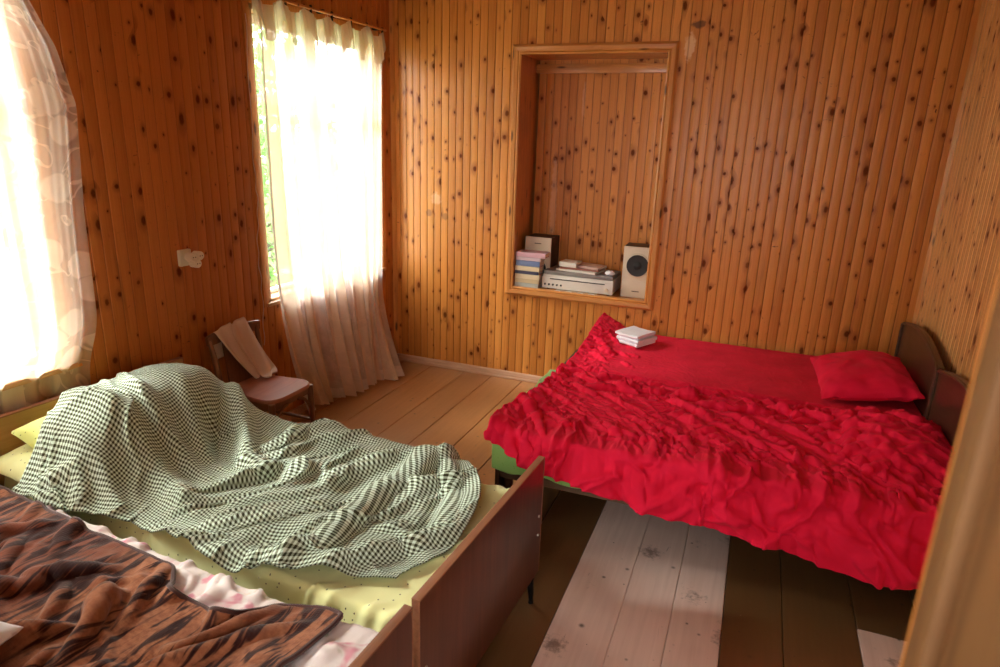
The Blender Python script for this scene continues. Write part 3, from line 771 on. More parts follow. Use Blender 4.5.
X = farx[:, None] * (1 - tv) + nearx[:, None] * tv; Y = fary[:, None] * (1 - tv) + neary[:, None] * tv
X = X + .155 * (tu ** 10) * np.sin(np.clip(tv * 1.05, 0, 1) * PI) ** .8 - .06 * ((1 - tu) ** 8) * np.sin(tv * PI)
G = np.stack([X, Y, gtop(X, Y) + .008], -1)
far = sstep(tv * np.ones_like(X), .0, .04); G[..., 2] -= (1 - far) * .07
gc = box_collide(GB, -.1, 2.0, -.62, .445, .49, lambda a, b: gtop(a, b))
eu = .045 + .09 * sstep(X, .75, 1.5) * 0 + .05 * (fbm(X, Y, 21, 3, 2) > 0); ev = .10 + .08 * sstep(Y, -2.75, -3.1)
P = G.copy()
for path, w_, h_ in [([(1.08, -2.95), (1.27, -2.81), (1.33, -2.7)], .03, .03), ([(1.33, -3.07), (1.47, -2.96), (1.46, -2.58), (1.48, -2.29)], .026, .035), ([(1.51, -2.9), (1.51, -2.59), (1.56, -2.29)], .02, -.02), ([(1.06, -2.85), (1.15, -2.44), (1.27, -2.31)], .028, .035),
    ([(1.56, -2.26), (1.69, -2.5), (1.74, -2.67)], .022, .035), ([(.48, -2.24), (.68, -2.38), (.84, -2.56)], .028, .05), ([(1.06, -3.03), (1.19, -2.92), (1.25, -2.87)], .024, .028), ([(1.68, -2.91), (1.69, -2.67), (1.64, -2.32)], .03, -.02), ([(.93, -2.36), (1.11, -2.27), (1.33, -2.23)], .03, .025),
    ([(1.12, -3.13), (1.33, -3.05), (1.56, -3.02)], .024, .03), ([(1.45, -2.78), (1.63, -2.76), (1.79, -2.84)], .022, .02), ([(.83, -2.93), (.96, -2.86), (1.02, -2.76)], .022, .03), ([(.25, -2.84), (.56, -2.82), (.79, -2.87), (.96, -2.95)], .035, .06), ([(.36, -2.66), (.56, -2.70), (.82, -2.76)], .024, .05), ([(.46, -2.50), (.60, -2.58), (.80, -2.68)], .022, .04),
    ([(.52, -2.28), (.73, -2.46), (.89, -2.62), (.99, -2.64)], .024, .055), ([(.42, -2.26), (.62, -2.50), (.76, -2.66)], .026, -.05), ([(.86, -2.52), (.92, -2.40), (.90, -2.30)], .022, .04), ([(.90, -2.62), (.98, -2.50), (.96, -2.40)], .022, .03), ([(1.2, -2.62), (1.3, -2.52), (1.36, -2.38)], .02, .02), ([(.40, -3.10), (.52, -3.02), (.64, -3.10)], .018, .03), ([(.38, -3.15), (.50, -3.11), (.60, -3.15)], .014, .022), ([(.42, -2.97), (.60, -2.98), (.74, -3.05)], .02, .03)]:
    P = fold(P, path, w_ * 1.3, h_ * .75)
Gf = P.copy()
P = Gf
def gc_(X, Y, Z, U, V):
    th = .50 + .5 * fbm(X, Y, 47, 1.3, 1); wx = .05 * fbm(X, Y, 48, 2.6, 2)
    a = .87 * X - .50 * Y + wx; b = .50 * X + .87 * Y; fl = sstep(X, .75, 1.0); lf = (1 - fl)
    n1 = fbm(a * 1.0, b * .23, 41, 8.5, 1); n2 = fbm(a * 1.0, b * .3, 42, 15, 1)
    h = fl * (.044 * np.clip(1.1 - np.abs(n1) * 1.3, 0, 1) + .018 * np.clip(1 - np.abs(n2) * 1.3, 0, 1) ** 1.5) + .0015 * ridge(X, Y, 43, 26, 16, 2.2, .05)
    lf = 1 - sstep(X, .55, .85)
    h = h + lf * .014 * ridge(X * .45 + Y * .9, X * .9 - Y * .45, 44, 9, 2.6, 1.8, .06)
    return h + .010 * ridge(X, Y, 45, 13, 9, 1.8, .05) * sstep(-V, -.12, -.0) * 0 + .014 * sstep(V, .86, 1) * ridge(X, Y, 46, 14, 9, 1.8, .05)
P = crinkle(P, gc_)
tag(gridobj('blanket', P, M['gingham'], up2(uvmap(G)), thick=.004, sub=0), 'green and white gingham blanket bunched over pillows on the bed beside the chair', 'blanket')
# loose tail of the gingham hanging at the near side
# ---- pink floral quilt on the nearest bed
def btop(X, Y):
    a, b = inbed(BB, X, Y)
    return .500 + .045 * sstep(a, 1.5, 1.80) * np.exp(-((b - .15) / .30) ** 2) * (1 - sstep(a, 1.84, 1.9) * .3)
G = over_bed(BB, 110, 76, .035, 1.825, .375, .515, .05, .07, .02); G[..., 2] = np.minimum(G[..., 2] + btop(G[..., 0], G[..., 1]) - .500, 9)
P = cloth(G, .06, .08, box_collide(BB, 0, 1.85, -.375, .375, .458, btop), 60, 3, .03, seed=31, amp=.006)
P = crinkle(P, lambda X, Y, Z, U, V: np.maximum(sstep(Y, -3.36, -3.30), sstep(X, 1.66, 1.74)) * .016 * ridge(X + .3 * Y, Y, 51, 9, 6, 1.6, .06) + .003 * ridge(X, Y, 52, 22, 14, 2, .05))
tag(gridobj('quilt', P, M['floral'], up2(uvmap(G)), thick=.006, sub=0), 'pink and white floral quilt showing at the edge of the brown plush blanket', 'quilt')
# ---- brown plush blanket
nu, nv = 150, 80
tu = np.linspace(0, 1, nu)[:, None]; tv = np.linspace(0, 1, nv)[None, :]
top_x = np.array([.08, .3, .51, .74, 1.01, 1.18, 1.26, 1.44, 1.54, 1.66, 1.72]); top_y = np.array([-3.15, -3.15, -3.17, -3.20, -3.22, -3.24, -3.31, -3.33, -3.25, -3.20, -3.23])
ax_ = np.linspace(.08, 1.72, nu); ay = np.interp(ax_, top_x, top_y)
X = ax_[:, None] * (1 - tv) + np.linspace(.06, 1.60, nu)[:, None] * tv; Y = ay[:, None] * (1 - tv) + np.interp(np.linspace(0, 1, nu), [0, 1], [-3.90, -3.99])[:, None] * tv
def brtop(X, Y): return btop(X, Y) + .024
G = np.stack([X, Y, brtop(X, Y) + .02], -1); G[..., 2] -= sstep(Y, -3.86, -4.0) * .06
P = G.copy(); rr = random.Random(4)
for path, w_, h_ in [([(.15, -3.95), (.45, -3.6), (.62, -3.30)], .035, .05), ([(.5, -3.95), (.75, -3.62), (.95, -3.36)], .035, .05), ([(.8, -3.95), (1.02, -3.66), (1.2, -3.38)], .03, .045), ([(1.06, -3.9), (1.25, -3.66), (1.44, -3.44)], .03, .04),
    ([(1.3, -3.8), (1.45, -3.5), (1.56, -3.34)], .025, .035), ([(.3, -3.5), (.6, -3.42), (1.0, -3.40)], .03, .03), ([(.9, -3.46), (1.1, -3.46), (1.24, -3.42)], .022, .04), ([(1.6, -3.34), (1.55, -3.55), (1.5, -3.75)], .02, .03)]:
    P = fold(P, path, w_, h_)
P = cloth(P, .07, .05, box_collide(BB, 0, 1.86, -.42, .40, .50, brtop), 80, 3, .02, .0005, seed=77, amp=.006, bend=.6)
P = crinkle(P, lambda X, Y, Z, U, V: .015 * ridge(.8 * X + .6 * Y, .8 * Y - .6 * X, 55, 8, 2.2, 1.5, .08) * (.3 + .7 * sstep(V, .02, .12)) + .005 * ridge(X, Y, 56, 20, 12, 1.8, .05), up=False)
bl = tag(gridobj('plush_blanket', P, M['tiger'], uvmap(G), thick=.009), 'brown tiger-striped plush blanket in heavy folds on the nearest bed', 'blanket')
# sewn binding along the two visible edges
ed = [Vector(P[i, 0]) for i in range(0, nu)] + [Vector(P[nu - 1, j]) for j in range(1, nv)]
ed = [(ed[max(i - 1, 0)] + ed[i] + ed[min(i + 1, len(ed) - 1)]) / 3 for i in range(len(ed))]
MB().tube(ed, .0075, 8).build('binding', M['binding'], bl)
pillow('pillow', .42, .34, .10, M['towelw'], MT((.955, -3.80, .605), (0, 0, 12)), 'white pillow at the bottom left corner, on the brown plush blanket', 5)

# ================================================================ RED DOUBLE BED (two beds pushed together)
def hb_profile(w):
    pts = [(0, .10), (w, .10)]
    for k in range(19):
        t = k / 18; y = w * (1 - t); z = .765 + .065 * math.sin(PI * t) ** .9
        pts.append((y, z))
    return pts
def wide_bed(y_near, y_far, rz, label):
    w = y_far - y_near; root = tag(empty('low_bed', (3.46, y_near, 0), rz), label, 'bed', 'two beds pushed together under the red cover')
    mb = MB(); mb.prism([(y, z) for y, z in hb_profile(w)], (.0, .022), 'x'); hb = mb.build('headboard', M['walnut'], root, sharp=30)
    fr = MB(); top = [(-.001, y, z) for y, z in hb_profile(w)[2:]]
    fr.tube([(-.004, w - .008, .12)] + [(-.004, min(max(y, .008), w - .008), z - .006) for _, y, z in top] + [(-.004, .008, .12)], .009, 8)
    tag(fr.build('edge_moulding', M['walnut'], hb), 'raised rounded moulding round the headboard')
    MB().box(-1.85, -1.828, 0, w, .12, .455, .008).build('footboard', M['walnut'], root)
    for y in (.012, w - .034): MB().box(-1.828, 0, y, y + .022, .235, .285, .006).build('side_rail', M['rail'], root)
    for x in (-1.80, -.05):
        for y in (.05, w - .05): MB().tube([(x, y, .25), (x, y, 0)], [.024, .016], 12).build('leg', M['walnut'], root)
    MB().box(-1.82, -.01, .035, w - .035, .25, .27).build('base_panel', M['rail'], root)
    return root
wide_bed(-.93, -.035, 0, 'low dark walnut bed against the back wall, half of the red-covered pair')
wide_bed(-1.850, -.955, math.radians(.5), 'low dark walnut bed nearer the camera, half of the red-covered pair')
for (y0, y1, lb) in ((-.92, -.045, 'mattress under the red cover, on the bed by the back wall'), (-1.862, -.975, 'mattress under the red cover and green sheet, on the bed nearer the camera')):
    tag(MB().box(1.635, 3.44, y0, y1, .272, .468, .04, seg=4).build('mattress', M['mattress']), lb, 'mattress', 'mattresses under the red cover')
# green sheet hanging below the cover
nu, nv = 110, 30
G = np.zeros((nu, nv, 3))
for i in range(nu):
    x = 1.600 + (3.2 - 1.600) * i / (nu - 1)
    for j in range(nv):
        t = j / (nv - 1); G[i, j] = (x, -1.80 - .092 * min(1, t * 2.2) - .012 * math.sin(x * 23) * t, .476 - .006 * 0 - max(0, t - .42) / .58 * (.200 + .02 * math.sin(x * 5 + 2) - .03 * sstep(np.array(x), 1.9, 2.3)))
G[..., 2] += .004 * fbm(G[..., 0], G[..., 2], 3, 20, 2)
o = gridobj('bed_sheet', G, M['green'], uvmap(G), thick=.004); tag(o, 'pale green sheet hanging below the front edge of the red cover', 'sheet')
nu, nv = 24, 60; G = np.zeros((nu, nv, 3))
for j in range(nv):
    y = -1.0 - .75 * j / (nv - 1)
    for i in range(nu):
        t = i / (nu - 1); G[i, j] = (1.665 - .070 * min(1, t * 2) - .012 * math.sin(y * 31) * t, y, .484 - max(0, t - .5) * 2 * (.05 + .07 * sstep(np.array(-y), 1.5, 1.85) + .02 * math.sin(y * 17)) + .006 * math.sin(y * 40) * t)
o = gridobj('bed_sheet', G, M['green'], uvmap(G), thick=.004); tag(o, 'pale green sheet edge poking out over the foot end of the red-covered bed', 'sheet')

# ---- red cover
def rtop(X, Y):
    h = .486 + 0 * X
    h = h - .022 * np.exp(-((Y + .955) / .035) ** 2)
    h = h + .10 * np.exp(-(((X - 3.27) / .21) ** 4 + ((Y + 1.33) / .27) ** 4))            # pillow under the cover
    h = h + .085 * sstep(-X, -1.92, -1.68) * sstep(Y, -.75, -.15) + .02 * sstep(-X, -1.74, -1.64)
    h = h + .012 * np.exp(-((X - 2.5) / .5) ** 2 - ((Y + 1.5) / .25) ** 2)
    return h
nu, nv = 196, 206; us = np.linspace(0, 1, nu)
G = np.zeros((nu, nv, 3)); vs_ = np.linspace(0, 1, nv)
for i in range(nu):
    u = us[i]; x_ = 1.60 + (3.45 - 1.60) * u
    zb = np.interp(x_, [1.58, 1.70, 1.83, 2.1, 2.48, 2.76, 3.03, 3.45], [.48, .455, .432, .405, .372, .345, .330, .325])
    hang = .486 - zb; L = 1.845 + hang; t = vs_ * L
    Yt = -.035 - np.minimum(t, 1.845)
    left = np.interp(-Yt, [0, .4, .8, 1.3, 1.7, 1.88], [1.675, 1.68, 1.675, 1.655, 1.625, 1.605])
    X = left + (3.452 - left) * u
    q = np.maximum(t - 1.845, 0); rr_ = .035
    th = np.minimum(q / rr_, PI / 2)
    Yt = Yt - rr_ * np.sin(th) - .03 * np.sin(np.clip(q / hang, 0, 1) * PI * .8); Z = rtop(X, np.maximum(Yt, -1.88)) + .01 - rr_ * (1 - np.cos(th)) - np.maximum(q - rr_ * PI / 2, 0)
    G[i, :, 0] = X; G[i, :, 1] = Yt; G[i, :, 2] = Z
X, Y, Z = G[..., 0], G[..., 1], G[..., 2]; TT = np.broadcast_to(vs_[None, :], X.shape)
def rcol(P):
    x, y, z = P[..., 0], P[..., 1], P[..., 2]; yf = -1.895
    T = rtop(x, y) + .004
    ins = (y > yf - .004) & (z < T); pz = T - z; py = y - (yf - .004)
    up = ins & ((pz <= py * 1.0)); sd = ins & ~up
    return np.stack([x, np.where(sd, yf - .004, np.minimum(y, -.012)), np.where(up, T, z)], -1)
P = G.copy()
fl = []
for k in range(13):       # diagonal tension folds across the front half
    x0 = 1.84 + k * .095 + .02 * math.sin(k * 5); y0 = -1.24 - .03 * math.sin(k * 3.1); ln = .50 + .12 * math.sin(k * 2.3)
    fl.append(([(x0, y0), (x0 + ln * .45, y0 - ln * .36), (x0 + ln, y0 - ln * .95)], .013 + .004 * math.sin(k * 1.7), .017 + .006 * math.sin(k * 2.9)))
rr = random.Random(12)
for k in range(34):       # short crumples along the middle gather
    x0 = rr.uniform(1.85, 3.0); y0 = -1.14 + rr.uniform(-.09, .12); a = rr.uniform(-.6, .6); ln = rr.uniform(.06, .16)
    fl.append(([(x0, y0), (x0 + ln * math.cos(a) * .5, y0 + ln * math.sin(a) * .5 + .01), (x0 + ln * math.cos(a), y0 + ln * math.sin(a))], .010, rr.uniform(.01, .022)))
for k in range(10):
    x0 = rr.uniform(1.72, 1.95); y0 = rr.uniform(-.7, -.15); fl.append(([(x0, y0), (x0 + .09, y0 - .10)], .012, .02))
for p_, w_, h_ in [([(3.05, -1.0), (3.10, -1.3), (3.04, -1.6)], .018, .03), ([(3.12, -.98), (3.2, -1.25), (3.36, -1.55)], .014, .02), ([(3.2, -.98), (3.3, -1.2), (3.44, -1.4)], .014, .02), ([(2.75, -1.0), (2.95, -1.3), (3.02, -1.55)], .016, .025), ([(2.85, -1.0), (3.0, -1.2), (3.04, -1.45)], .013, .02),
                   ([(2.1, -1.72), (2.6, -1.68), (3.4, -1.62)], .02, .014)]: fl.append((p_, w_, h_))
for p_, w_, h_ in fl: P = fold(P, p_, w_, h_)
hangm = sstep(TT, .84, .93)
sF = np.maximum(-1.74 - Y, 0) + np.maximum(.47 - Z, 0) * (Y < -1.8)
P[..., 1] -= hangm * (.018 * fbm(X + .4 * (Z - .4), Z * .5, 5, 6, 2) + .012)
front = np.exp(-((Y + 1.70) / .16) ** 2) + .15 * hangm
mid = np.exp(-((Y + 1.14) / .15) ** 2); footz = sstep(-X, -2.0, -1.68)
eu = .015 + .06 * front + .07 * mid + .06 * footz; ev = .03 + .10 * mid + .10 * np.exp(-((Y + 1.72) / .12) ** 2) + .10 * footz + .06 * sstep(-Y, 1.0, 1.2)
back = sstep(Y, -.85, -.6) * (1 - footz); eu = eu * (1 - .7 * back); ev = ev * (1 - .7 * back)
P = cloth(P, eu, ev, rcol, 110, 3, .012, .0003, seed=15, amp=.0045, bend=.10)
def rc(X, Y, Z, U, V):
    hang = sstep(V, .82, .88); fr = np.exp(-((Y + 1.73) / .15) ** 2) * (1 - hang) + hang * np.exp(-((V - .86) / .055) ** 2)
    mid = np.exp(-((Y + 1.14) / .17) ** 2); ft = sstep(-X, -2.02, -1.72); top = sstep(-Y, 1.18, 1.3) * (1 - hang); back = sstep(Y, -.95, -.75)
    pil = np.exp(-(((X - 3.2) / .3) ** 4 + ((Y + 1.33) / .33) ** 4))
    d = .7071; a = (X + Y) * d; b = (X - Y) * d
    h = top * (1 - .6 * pil) * (.014 * ridge(a, b, 61, 13, 2.2, 3.2, .02) + .004 * ridge(a, b, 62, 26, 5, 3.0, .02))
    h = h + mid * (.012 * ridge(X, Y, 63, 16, 14, 3.4, .06) + .005 * ridge(X, Y, 64, 38, 34, 2))
    h = h + fr * (.019 * ridge(X + .4 * Y, Y * 1.0 + Z, 65, 17, 7, 2.8, .05) + .005 * ridge(X, Y + Z, 66, 40, 22, 2))
    h = h + hang * (.012 * ridge(X + .9 * (Z - .4), Z * 1.2, 67, 8, 6, 2.0, .07) * 1.5 + .030 * ridge(X - .8 * (Z - .4), Z, 71, 5, 4, 1.5, .10))
    h = h + ft * (.009 * ridge(X - .3 * Y, Y, 68, 18, 14, 2, .05) + .004 * ridge(X, Y, 69, 36, 30, 2))
    h = h + pil * .008 * ridge(X * .9 + Y * .45, Y, 72, 13, 3, 2.2, .05)
    h = h + (1 - hang) * .0018 * ridge(X, Y, 70, 26, 18, 2, .05)
    return h
P = crinkle(P, rc)
tag(gridobj('bed_cover', P, M['red'], up2(uvmap(G)), thick=.003, sub=0), 'wrinkled bright red cover spread over the two beds by the back wall', 'bed cover')
pillow('pillow', .46, .60, .15, M['red'], MT((3.21, -.60, .572), (3, -9, 2)), 'red pillow lying against the walnut headboard on the red cover', 8, wr=.008)

# folded white towels
def towel(w, d, h, loc, rz, label, sl=0.0):
    mb = MB(); pr_ = []
    n = 10; r = h / 4
    # folded in thirds: S-shaped section, fold at the front
    path = [(d, 0.0), (r, 0.0)] + [(r - r * math.sin(a), r - r * math.cos(a)) for a in np.linspace(0, PI, 8)] + [(r, 2 * r), (d * .98, 2 * r)]
    path = [(0, 0)] 
    outer = []
    R_ = h / 2
    for a in np.linspace(-PI / 2, PI / 2, 9): outer.append((R_ - R_ * math.cos(a), R_ + R_ * math.sin(a) * .98))
    outer += [(d * .5, h + .001), (d, h * .97), (d + .002, h * .56), (d - .004, h * .5), (d + .001, h * .45), (d, 0)]
    P_ = np.zeros((14, len(outer) + 1, 3))
    for i, t in enumerate(np.linspace(-w / 2, w / 2, 14)):
        for j, (a, b) in enumerate(outer + [outer[0]]):
            P_[i, j] = (t, a + .002 * math.sin(i * 1.3), b * (1 - .10 * (abs(t) / (w / 2)) ** 6) + sl * (t / w) ** 2 * 2)
    me_ = MB().grid(P_); bm = me_.bm; bmesh.ops.holes_fill(bm, edges=[e for e in bm.edges if e.is_boundary], sides=0)
    bmesh.ops.remove_doubles(bm, verts=bm.verts, dist=.0005)
    o = me_.build('folded_towel', M['towelw'], sharp=60); o.location = loc; o.rotation_euler = (0, 0, rz)
    return tag(o, label, 'towel', 'folded white towels on the red cover')
tz = .505
for k, (lb, rz, dx) in enumerate((('folded white towel, lowest of the three stacked on the red cover', -.46, 0), ('folded white towel in the middle of the three stacked on the red cover', -.50, .004), ('folded white towel, topmost of the three stacked on the red cover', -.44, -.003))):
    towel(.172, .20, .022, (1.905 + dx, -.40 + .004 * k, tz + k * .0225), rz, lb, .012 if k == 2 else 0)

# ================================================================ CHAIR with cloth
def chair():
    root = tag(empty('wooden_chair', (.31, -1.83, 0), 0), 'small reddish-brown wooden chair beside the gingham bed, a beige cloth over its back', 'chair')
    # local x: back (-) to front (+); y width
    s = MB(); out = []
    for k in range(48):
        a = 2 * PI * k / 48; ca, sa = math.cos(a), math.sin(a); q = (abs(ca) ** 4 + abs(sa) ** 4) ** -.25
        x = .175 * ca * q; y = (.158 + .022 * (x / .17)) * sa * q; out.append((x, y))
    bm = s.bm; lev = [(.93, .424), (1.0, .430), (1.0, .442), (.97, .449), (.85, .4485), (.5, .4440), (.2, .4425)]
    rings = [[bm.verts.new((x * f, y * f, z)) for x, y in out] for f, z in lev]
    for r0, r1 in zip(rings, rings[1:]):
        for k in range(48): bm.faces.new((r0[k], r0[(k + 1) % 48], r1[(k + 1) % 48], r1[k]))
    bm.faces.new(rings[0][::-1]); bm.faces.new(rings[-1]); s.build('seat', M['seat'], root)
    m = MB(); 
    for (x0, x1, y0, y1) in ((-.13, .15, -.150, -.128), (-.13, .15, .128, .150), (.128, .15, -.150, .150), (-.15, -.128, -.150, .150)): m.box(x0, x1, y0, y1, .385, .425, .003)
    m.build('apron', M['chair'], root)
    for sy in (-1, 1):
        MB().tube([(.145, sy * .150, .43), (.150, sy * .152, .30), (.158, sy * .158, 0)], [.017, .015, .011], 12).build('leg', M['chair'], root)
        MB().tube([(-.215, sy * .150, 0), (-.175, sy * .148, .22), (-.165, sy * .150, .43), (-.178, sy * .158, .58), (-.200, sy * .166, .715)], [.012, .015, .017, .015, .011], 12).build('leg', M['chair'], root)
        arc = [(.150 - .0 * k, sy * (.150 - .105 * math.sin(k / 10 * PI / 2)), .25 + .13 * math.sin(k / 10 * PI / 2) ** 1.0 if k else .25) for k in range(11)]
        arc = [(.150, sy * (.150 - .11 * (1 - math.cos(a))), .24 + .15 * math.sin(a)) for a in np.linspace(0, PI / 2, 9)]
        MB().tube(arc, .008, 8).build('brace', M['chair'], root)
    for z_ in (.23,):
        for sy in (-1, 1): MB().tube([(-.172, sy * .148, z_), (.152, sy * .154, z_)], .009, 8).build('stretcher', M['chair'], root)
    m = MB(); P_ = []
    for k in range(15):
        t = -1 + 2 * k / 14; y = t * .185; x = -.200 - .020 * (1 - t * t)
        P_.append((x, y))
    for (za, zb, th) in ((.685, .745, .016),):
        bm = m.bm; R = []
        for (x, y) in P_:
            e = .006 * (abs(y) / .185) ** 6
            R.append([bm.verts.new(c) for c in ((x - th / 2, y, za + e), (x + th / 2, y, za + e), (x + th / 2, y, zb - e - .003), (x + th * .2, y, zb - e), (x - th * .2, y, zb - e), (x - th / 2, y, zb - e - .003))])
        for a, b in zip(R, R[1:]):
            for k in range(6): bm.faces.new((a[k], a[(k + 1) % 6], b[(k + 1) % 6], b[k]))
        bm.faces.new(R[0][::-1]); bm.faces.new(R[-1])
    m.build('top_rail', M['chair'], root)
    m = MB(); R = []
    for k in range(11):
        t = -1 + 2 * k / 10; y = t * .085; R.append((y, -.010 * (1 - t * t)))
    bm = m.bm; rows = []
    for (y, c) in R: rows.append([bm.verts.new(q) for q in ((-.168 + c, y, .44), (-.196 + c, y, .69), (-.206 + c, y, .69), (-.178 + c, y, .44))])
    for a, b in zip(rows, rows[1:]):
        for k in range(4): bm.faces.new((a[k], a[(k + 1) % 4], b[(k + 1) % 4], b[k]))
    bm.faces.new(rows[0][::-1]); bm.faces.new(rows[-1]); m.build('back_splat', M['chair'], root)
    return root
chair()
# cloth over the chair: two layers of one long soft cloth
def ribbon(mb, pts, widths, tdir, thick=.006, curl=.008):
    P_ = []; n = 13
    for k, ((x, y, z), w) in enumerate(zip(pts, widths)):
        row = []
        for j in range(n):
            t = -1 + 2 * j / (n - 1); row.append((x + curl * math.cos(t * 4.5 + k * .25) * .8, y + t * w / 2 * tdir[1], z + t * w / 2 * tdir[2]))
        P_.append(row)
    return np.array(P_)
def spline(pts, n):
    pts = np.array(pts, float); k = len(pts); t = np.linspace(0, k - 1, n); i = np.clip(t.astype(int), 0, k - 2); f = (t - i)[:, None]
    p0 = pts[np.clip(i - 1, 0, k - 1)]; p1 = pts[i]; p2 = pts[i + 1]; p3 = pts[np.clip(i + 2, 0, k - 1)]
    return .5 * ((2 * p1) + (-p0 + p2) * f + (2 * p0 - 5 * p1 + 4 * p2 - p3) * f ** 2 + (-p0 + 3 * p1 - 3 * p2 + p3) * f ** 3)
me_ = None
A = spline([(.085, -1.89, .60, .12), (.080, -1.895, .70, .12), (.100, -1.90, .757, .12), (.122, -1.89, .72, .115), (.150, -1.85, .62, .085), (.175, -1.80, .53, .07), (.20, -1.765, .465, .06)], 34)
B_ = spline([(.085, -1.80, .58, .12), (.080, -1.80, .70, .12), (.100, -1.805, .766, .12), (.130, -1.80, .72, .125), (.155, -1.76, .62, .125), (.185, -1.725, .53, .12), (.215, -1.71, .478, .11), (.245, -1.72, .468, .07)], 34)
mbc = MB()
for Q, s_ in ((A, 0), (B_, 1)):
    Pq = ribbon(mbc, Q[:, :3], Q[:, 3], (0, .93, .22), curl=.007 + .003 * s_); mbc.grid(Pq)
o = mbc.build('draped_cloth', M['cloth'], sharp=180); mo = o.modifiers.new('thickness', 'SOLIDIFY'); mo.thickness = .010; mo.offset = 0
mo = o.modifiers.new('smooth', 'SUBSURF'); mo.levels = 1; mo.render_levels = 2
tag(o, 'beige-pink knitted cloth draped over the back of the small chair', 'cloth')

# ================================================================ CURTAINS
rod = tag(empty('curtain_rod', (.055, -.80, 2.415)), 'thin wooden curtain rod above the far window', 'curtain rod')
MB().tube([(0, -1.05, -.02), (0, 0, -.004), (0, .635, 0)], .008, 10).build('rod', M['casing'], rod)
for y in (-.75, -.05, .55): MB().box(-.054, -.004, y - .008, y + .008, -.012, .012, .002).build('bracket', M['black'], rod)
clipy = [-1.44, -1.20, -.98, -.78, -.58, -.40, -.21]
for y in clipy: MB().box(-.006, .006, y + .80 - .006, y + .80 + .006, -.05, .012, .002).build('clip', M['black'], rod)
rod2 = tag(empty('curtain_rod', (.055, -3.2, 2.415)), 'thin wooden curtain rod above the nearer window, beyond the top left corner', 'curtain rod')
MB().tube([(0, -.7, 0), (0, .75, 0)], .008, 10).build('rod', M['casing'], rod2)
for y in (-.6, .68): MB().box(-.054, -.004, y - .008, y + .008, -.012, .012, .002).build('bracket', M['black'], rod2)

def curtain(name, ytop, ybot, ztop, zbot, nf, bul, seed, label, mat, valance, edge=None, nu=190, nv=96):
    u = np.linspace(0, 1, nu); v = np.linspace(0, 1, nv); P = np.zeros((nu, nv, 3)); uv = np.zeros((nu, nv, 2))
    for j, t in enumerate(v):
        zb = np.interp(u, *zbot)
        z = ztop - .045 * np.abs(np.sin(PI * u * (len(clipy) - 1))) * (1 - t) ** 12 * 1.0; z = z + (zb - z) * t
        yt = ytop[0] + (ytop[1] - ytop[0]) * u; yb = np.interp(u, *ybot)
        s_ = t ** 1.15 * u + (1 - u) * np.clip((t - .5) / .5, 0, 1) ** 2.2 * 1.0 + 0 * u; y = yt * (1 - s_) + yb * s_
        if edge is not None: y = y + np.interp(z, *edge) * u ** 3
        ph = u * nf * 2 * PI; env = .5 + .5 * np.sin(u * 9 + seed) ** 2
        amp = (.014 + .020 * t + .03 * max(0, t - .7)) * env
        y = y + .012 * np.sin(ph * .5 + 3 * t + seed) * t
        x = .055 + .004 * np.sin(ph * 3.7 + 6 * t) + amp * (np.sin(ph + .9 * np.sin(u * 5 + 2.2 * t)) + .35 * np.sin(2.3 * ph + 1.5 * t)) + bul(u, t)
        x = np.maximum(x, .030)
        if not valance: x = x + (.012 + .005 * np.sin(ph) - x) * (1 - sstep(z, .70, .98))
        P[:, j, 0] = x; P[:, j, 1] = y; P[:, j, 2] = z; uv[:, j, 0] = u; uv[:, j, 1] = (ztop - zb.mean()) * t
    o = gridobj(name, P, mat, uv, sub=0); tag(o, label, 'curtain')
    if valance:
        nv2 = 16; Q = np.zeros((nu, nv2, 3)); uq = np.zeros((nu, nv2, 2))
        for j in range(nv2):
            t = j / (nv2 - 1); dep = .17 * (.55 + .45 * np.abs(np.sin(PI * u * (len(clipy) - 1)))) 
            Q[:, j] = np.stack([P[:, 0, 0] + .012 + .014 * t, P[:, 0, 1] + .01 * np.sin(u * 40) * t, P[:, 0, 2] + .004 * (1 - t) - dep * t], -1)
            uq[:, j, 0] = u; uq[:, j, 1] = .1 * t
        gridobj('folded_header', Q, mat, uq, parent=o, sub=0)
    return o
def bul1(u, t): return .02 * t + .20 * np.clip((t - .72) / .28, 0, 1) ** 1.6 * np.exp(-((u - .97) / .12) ** 2) + .10 * np.clip((t - .6) / .4, 0, 1) ** 1.5 * np.exp(-((u - .55) / .25) ** 2)
curtain('sheer_curtain', (-1.462, -.205), ([0, .05, .3, .5, .75, .93, 1], [-1.25, -1.12, -.93, -.77, -.58, -.46, -.36]), 2.40, ([0, 1], [.022, .018]), 11, bul1, 1.0, 'sheer cream curtain with a folded top hanging to the floor over the far window', M['curtain'], True)
def bul2(u, t): return .03 * np.sin(PI * min(1, t * 1.1))
curtain('sheer_curtain', (-3.85, -2.72), ([0, 1], [-3.85, -2.50]), 2.42, ([0, 1], [.10, .10]), 10, bul2, 4.2, 'sheer cream curtain with an embroidered border over the window at the left edge', M['curtain2'], False,
        edge=([.1, .6, 1.0, 1.4, 1.8, 2.0, 2.18, 2.42], [.0, -.02, .05, .10, .175, .15, .08, .0]))
# loose string beside the window
st_ = spline([(.022, -1.475, 2.30), (.03, -1.50, 1.6), (.026, -1.49, 1.35), (.04, -1.53, 1.1), (.03, -1.51, .85), (.035, -1.53, .55)], 50)
st_[:, 1] += .006 * np.sin(np.arange(50) * 1.1)
tag(MB().tube([tuple(p) for p in st_], .0025, 6).build('curtain_string', M['cloth']), 'thin pale string hanging beside the left edge of the far window', 'string')

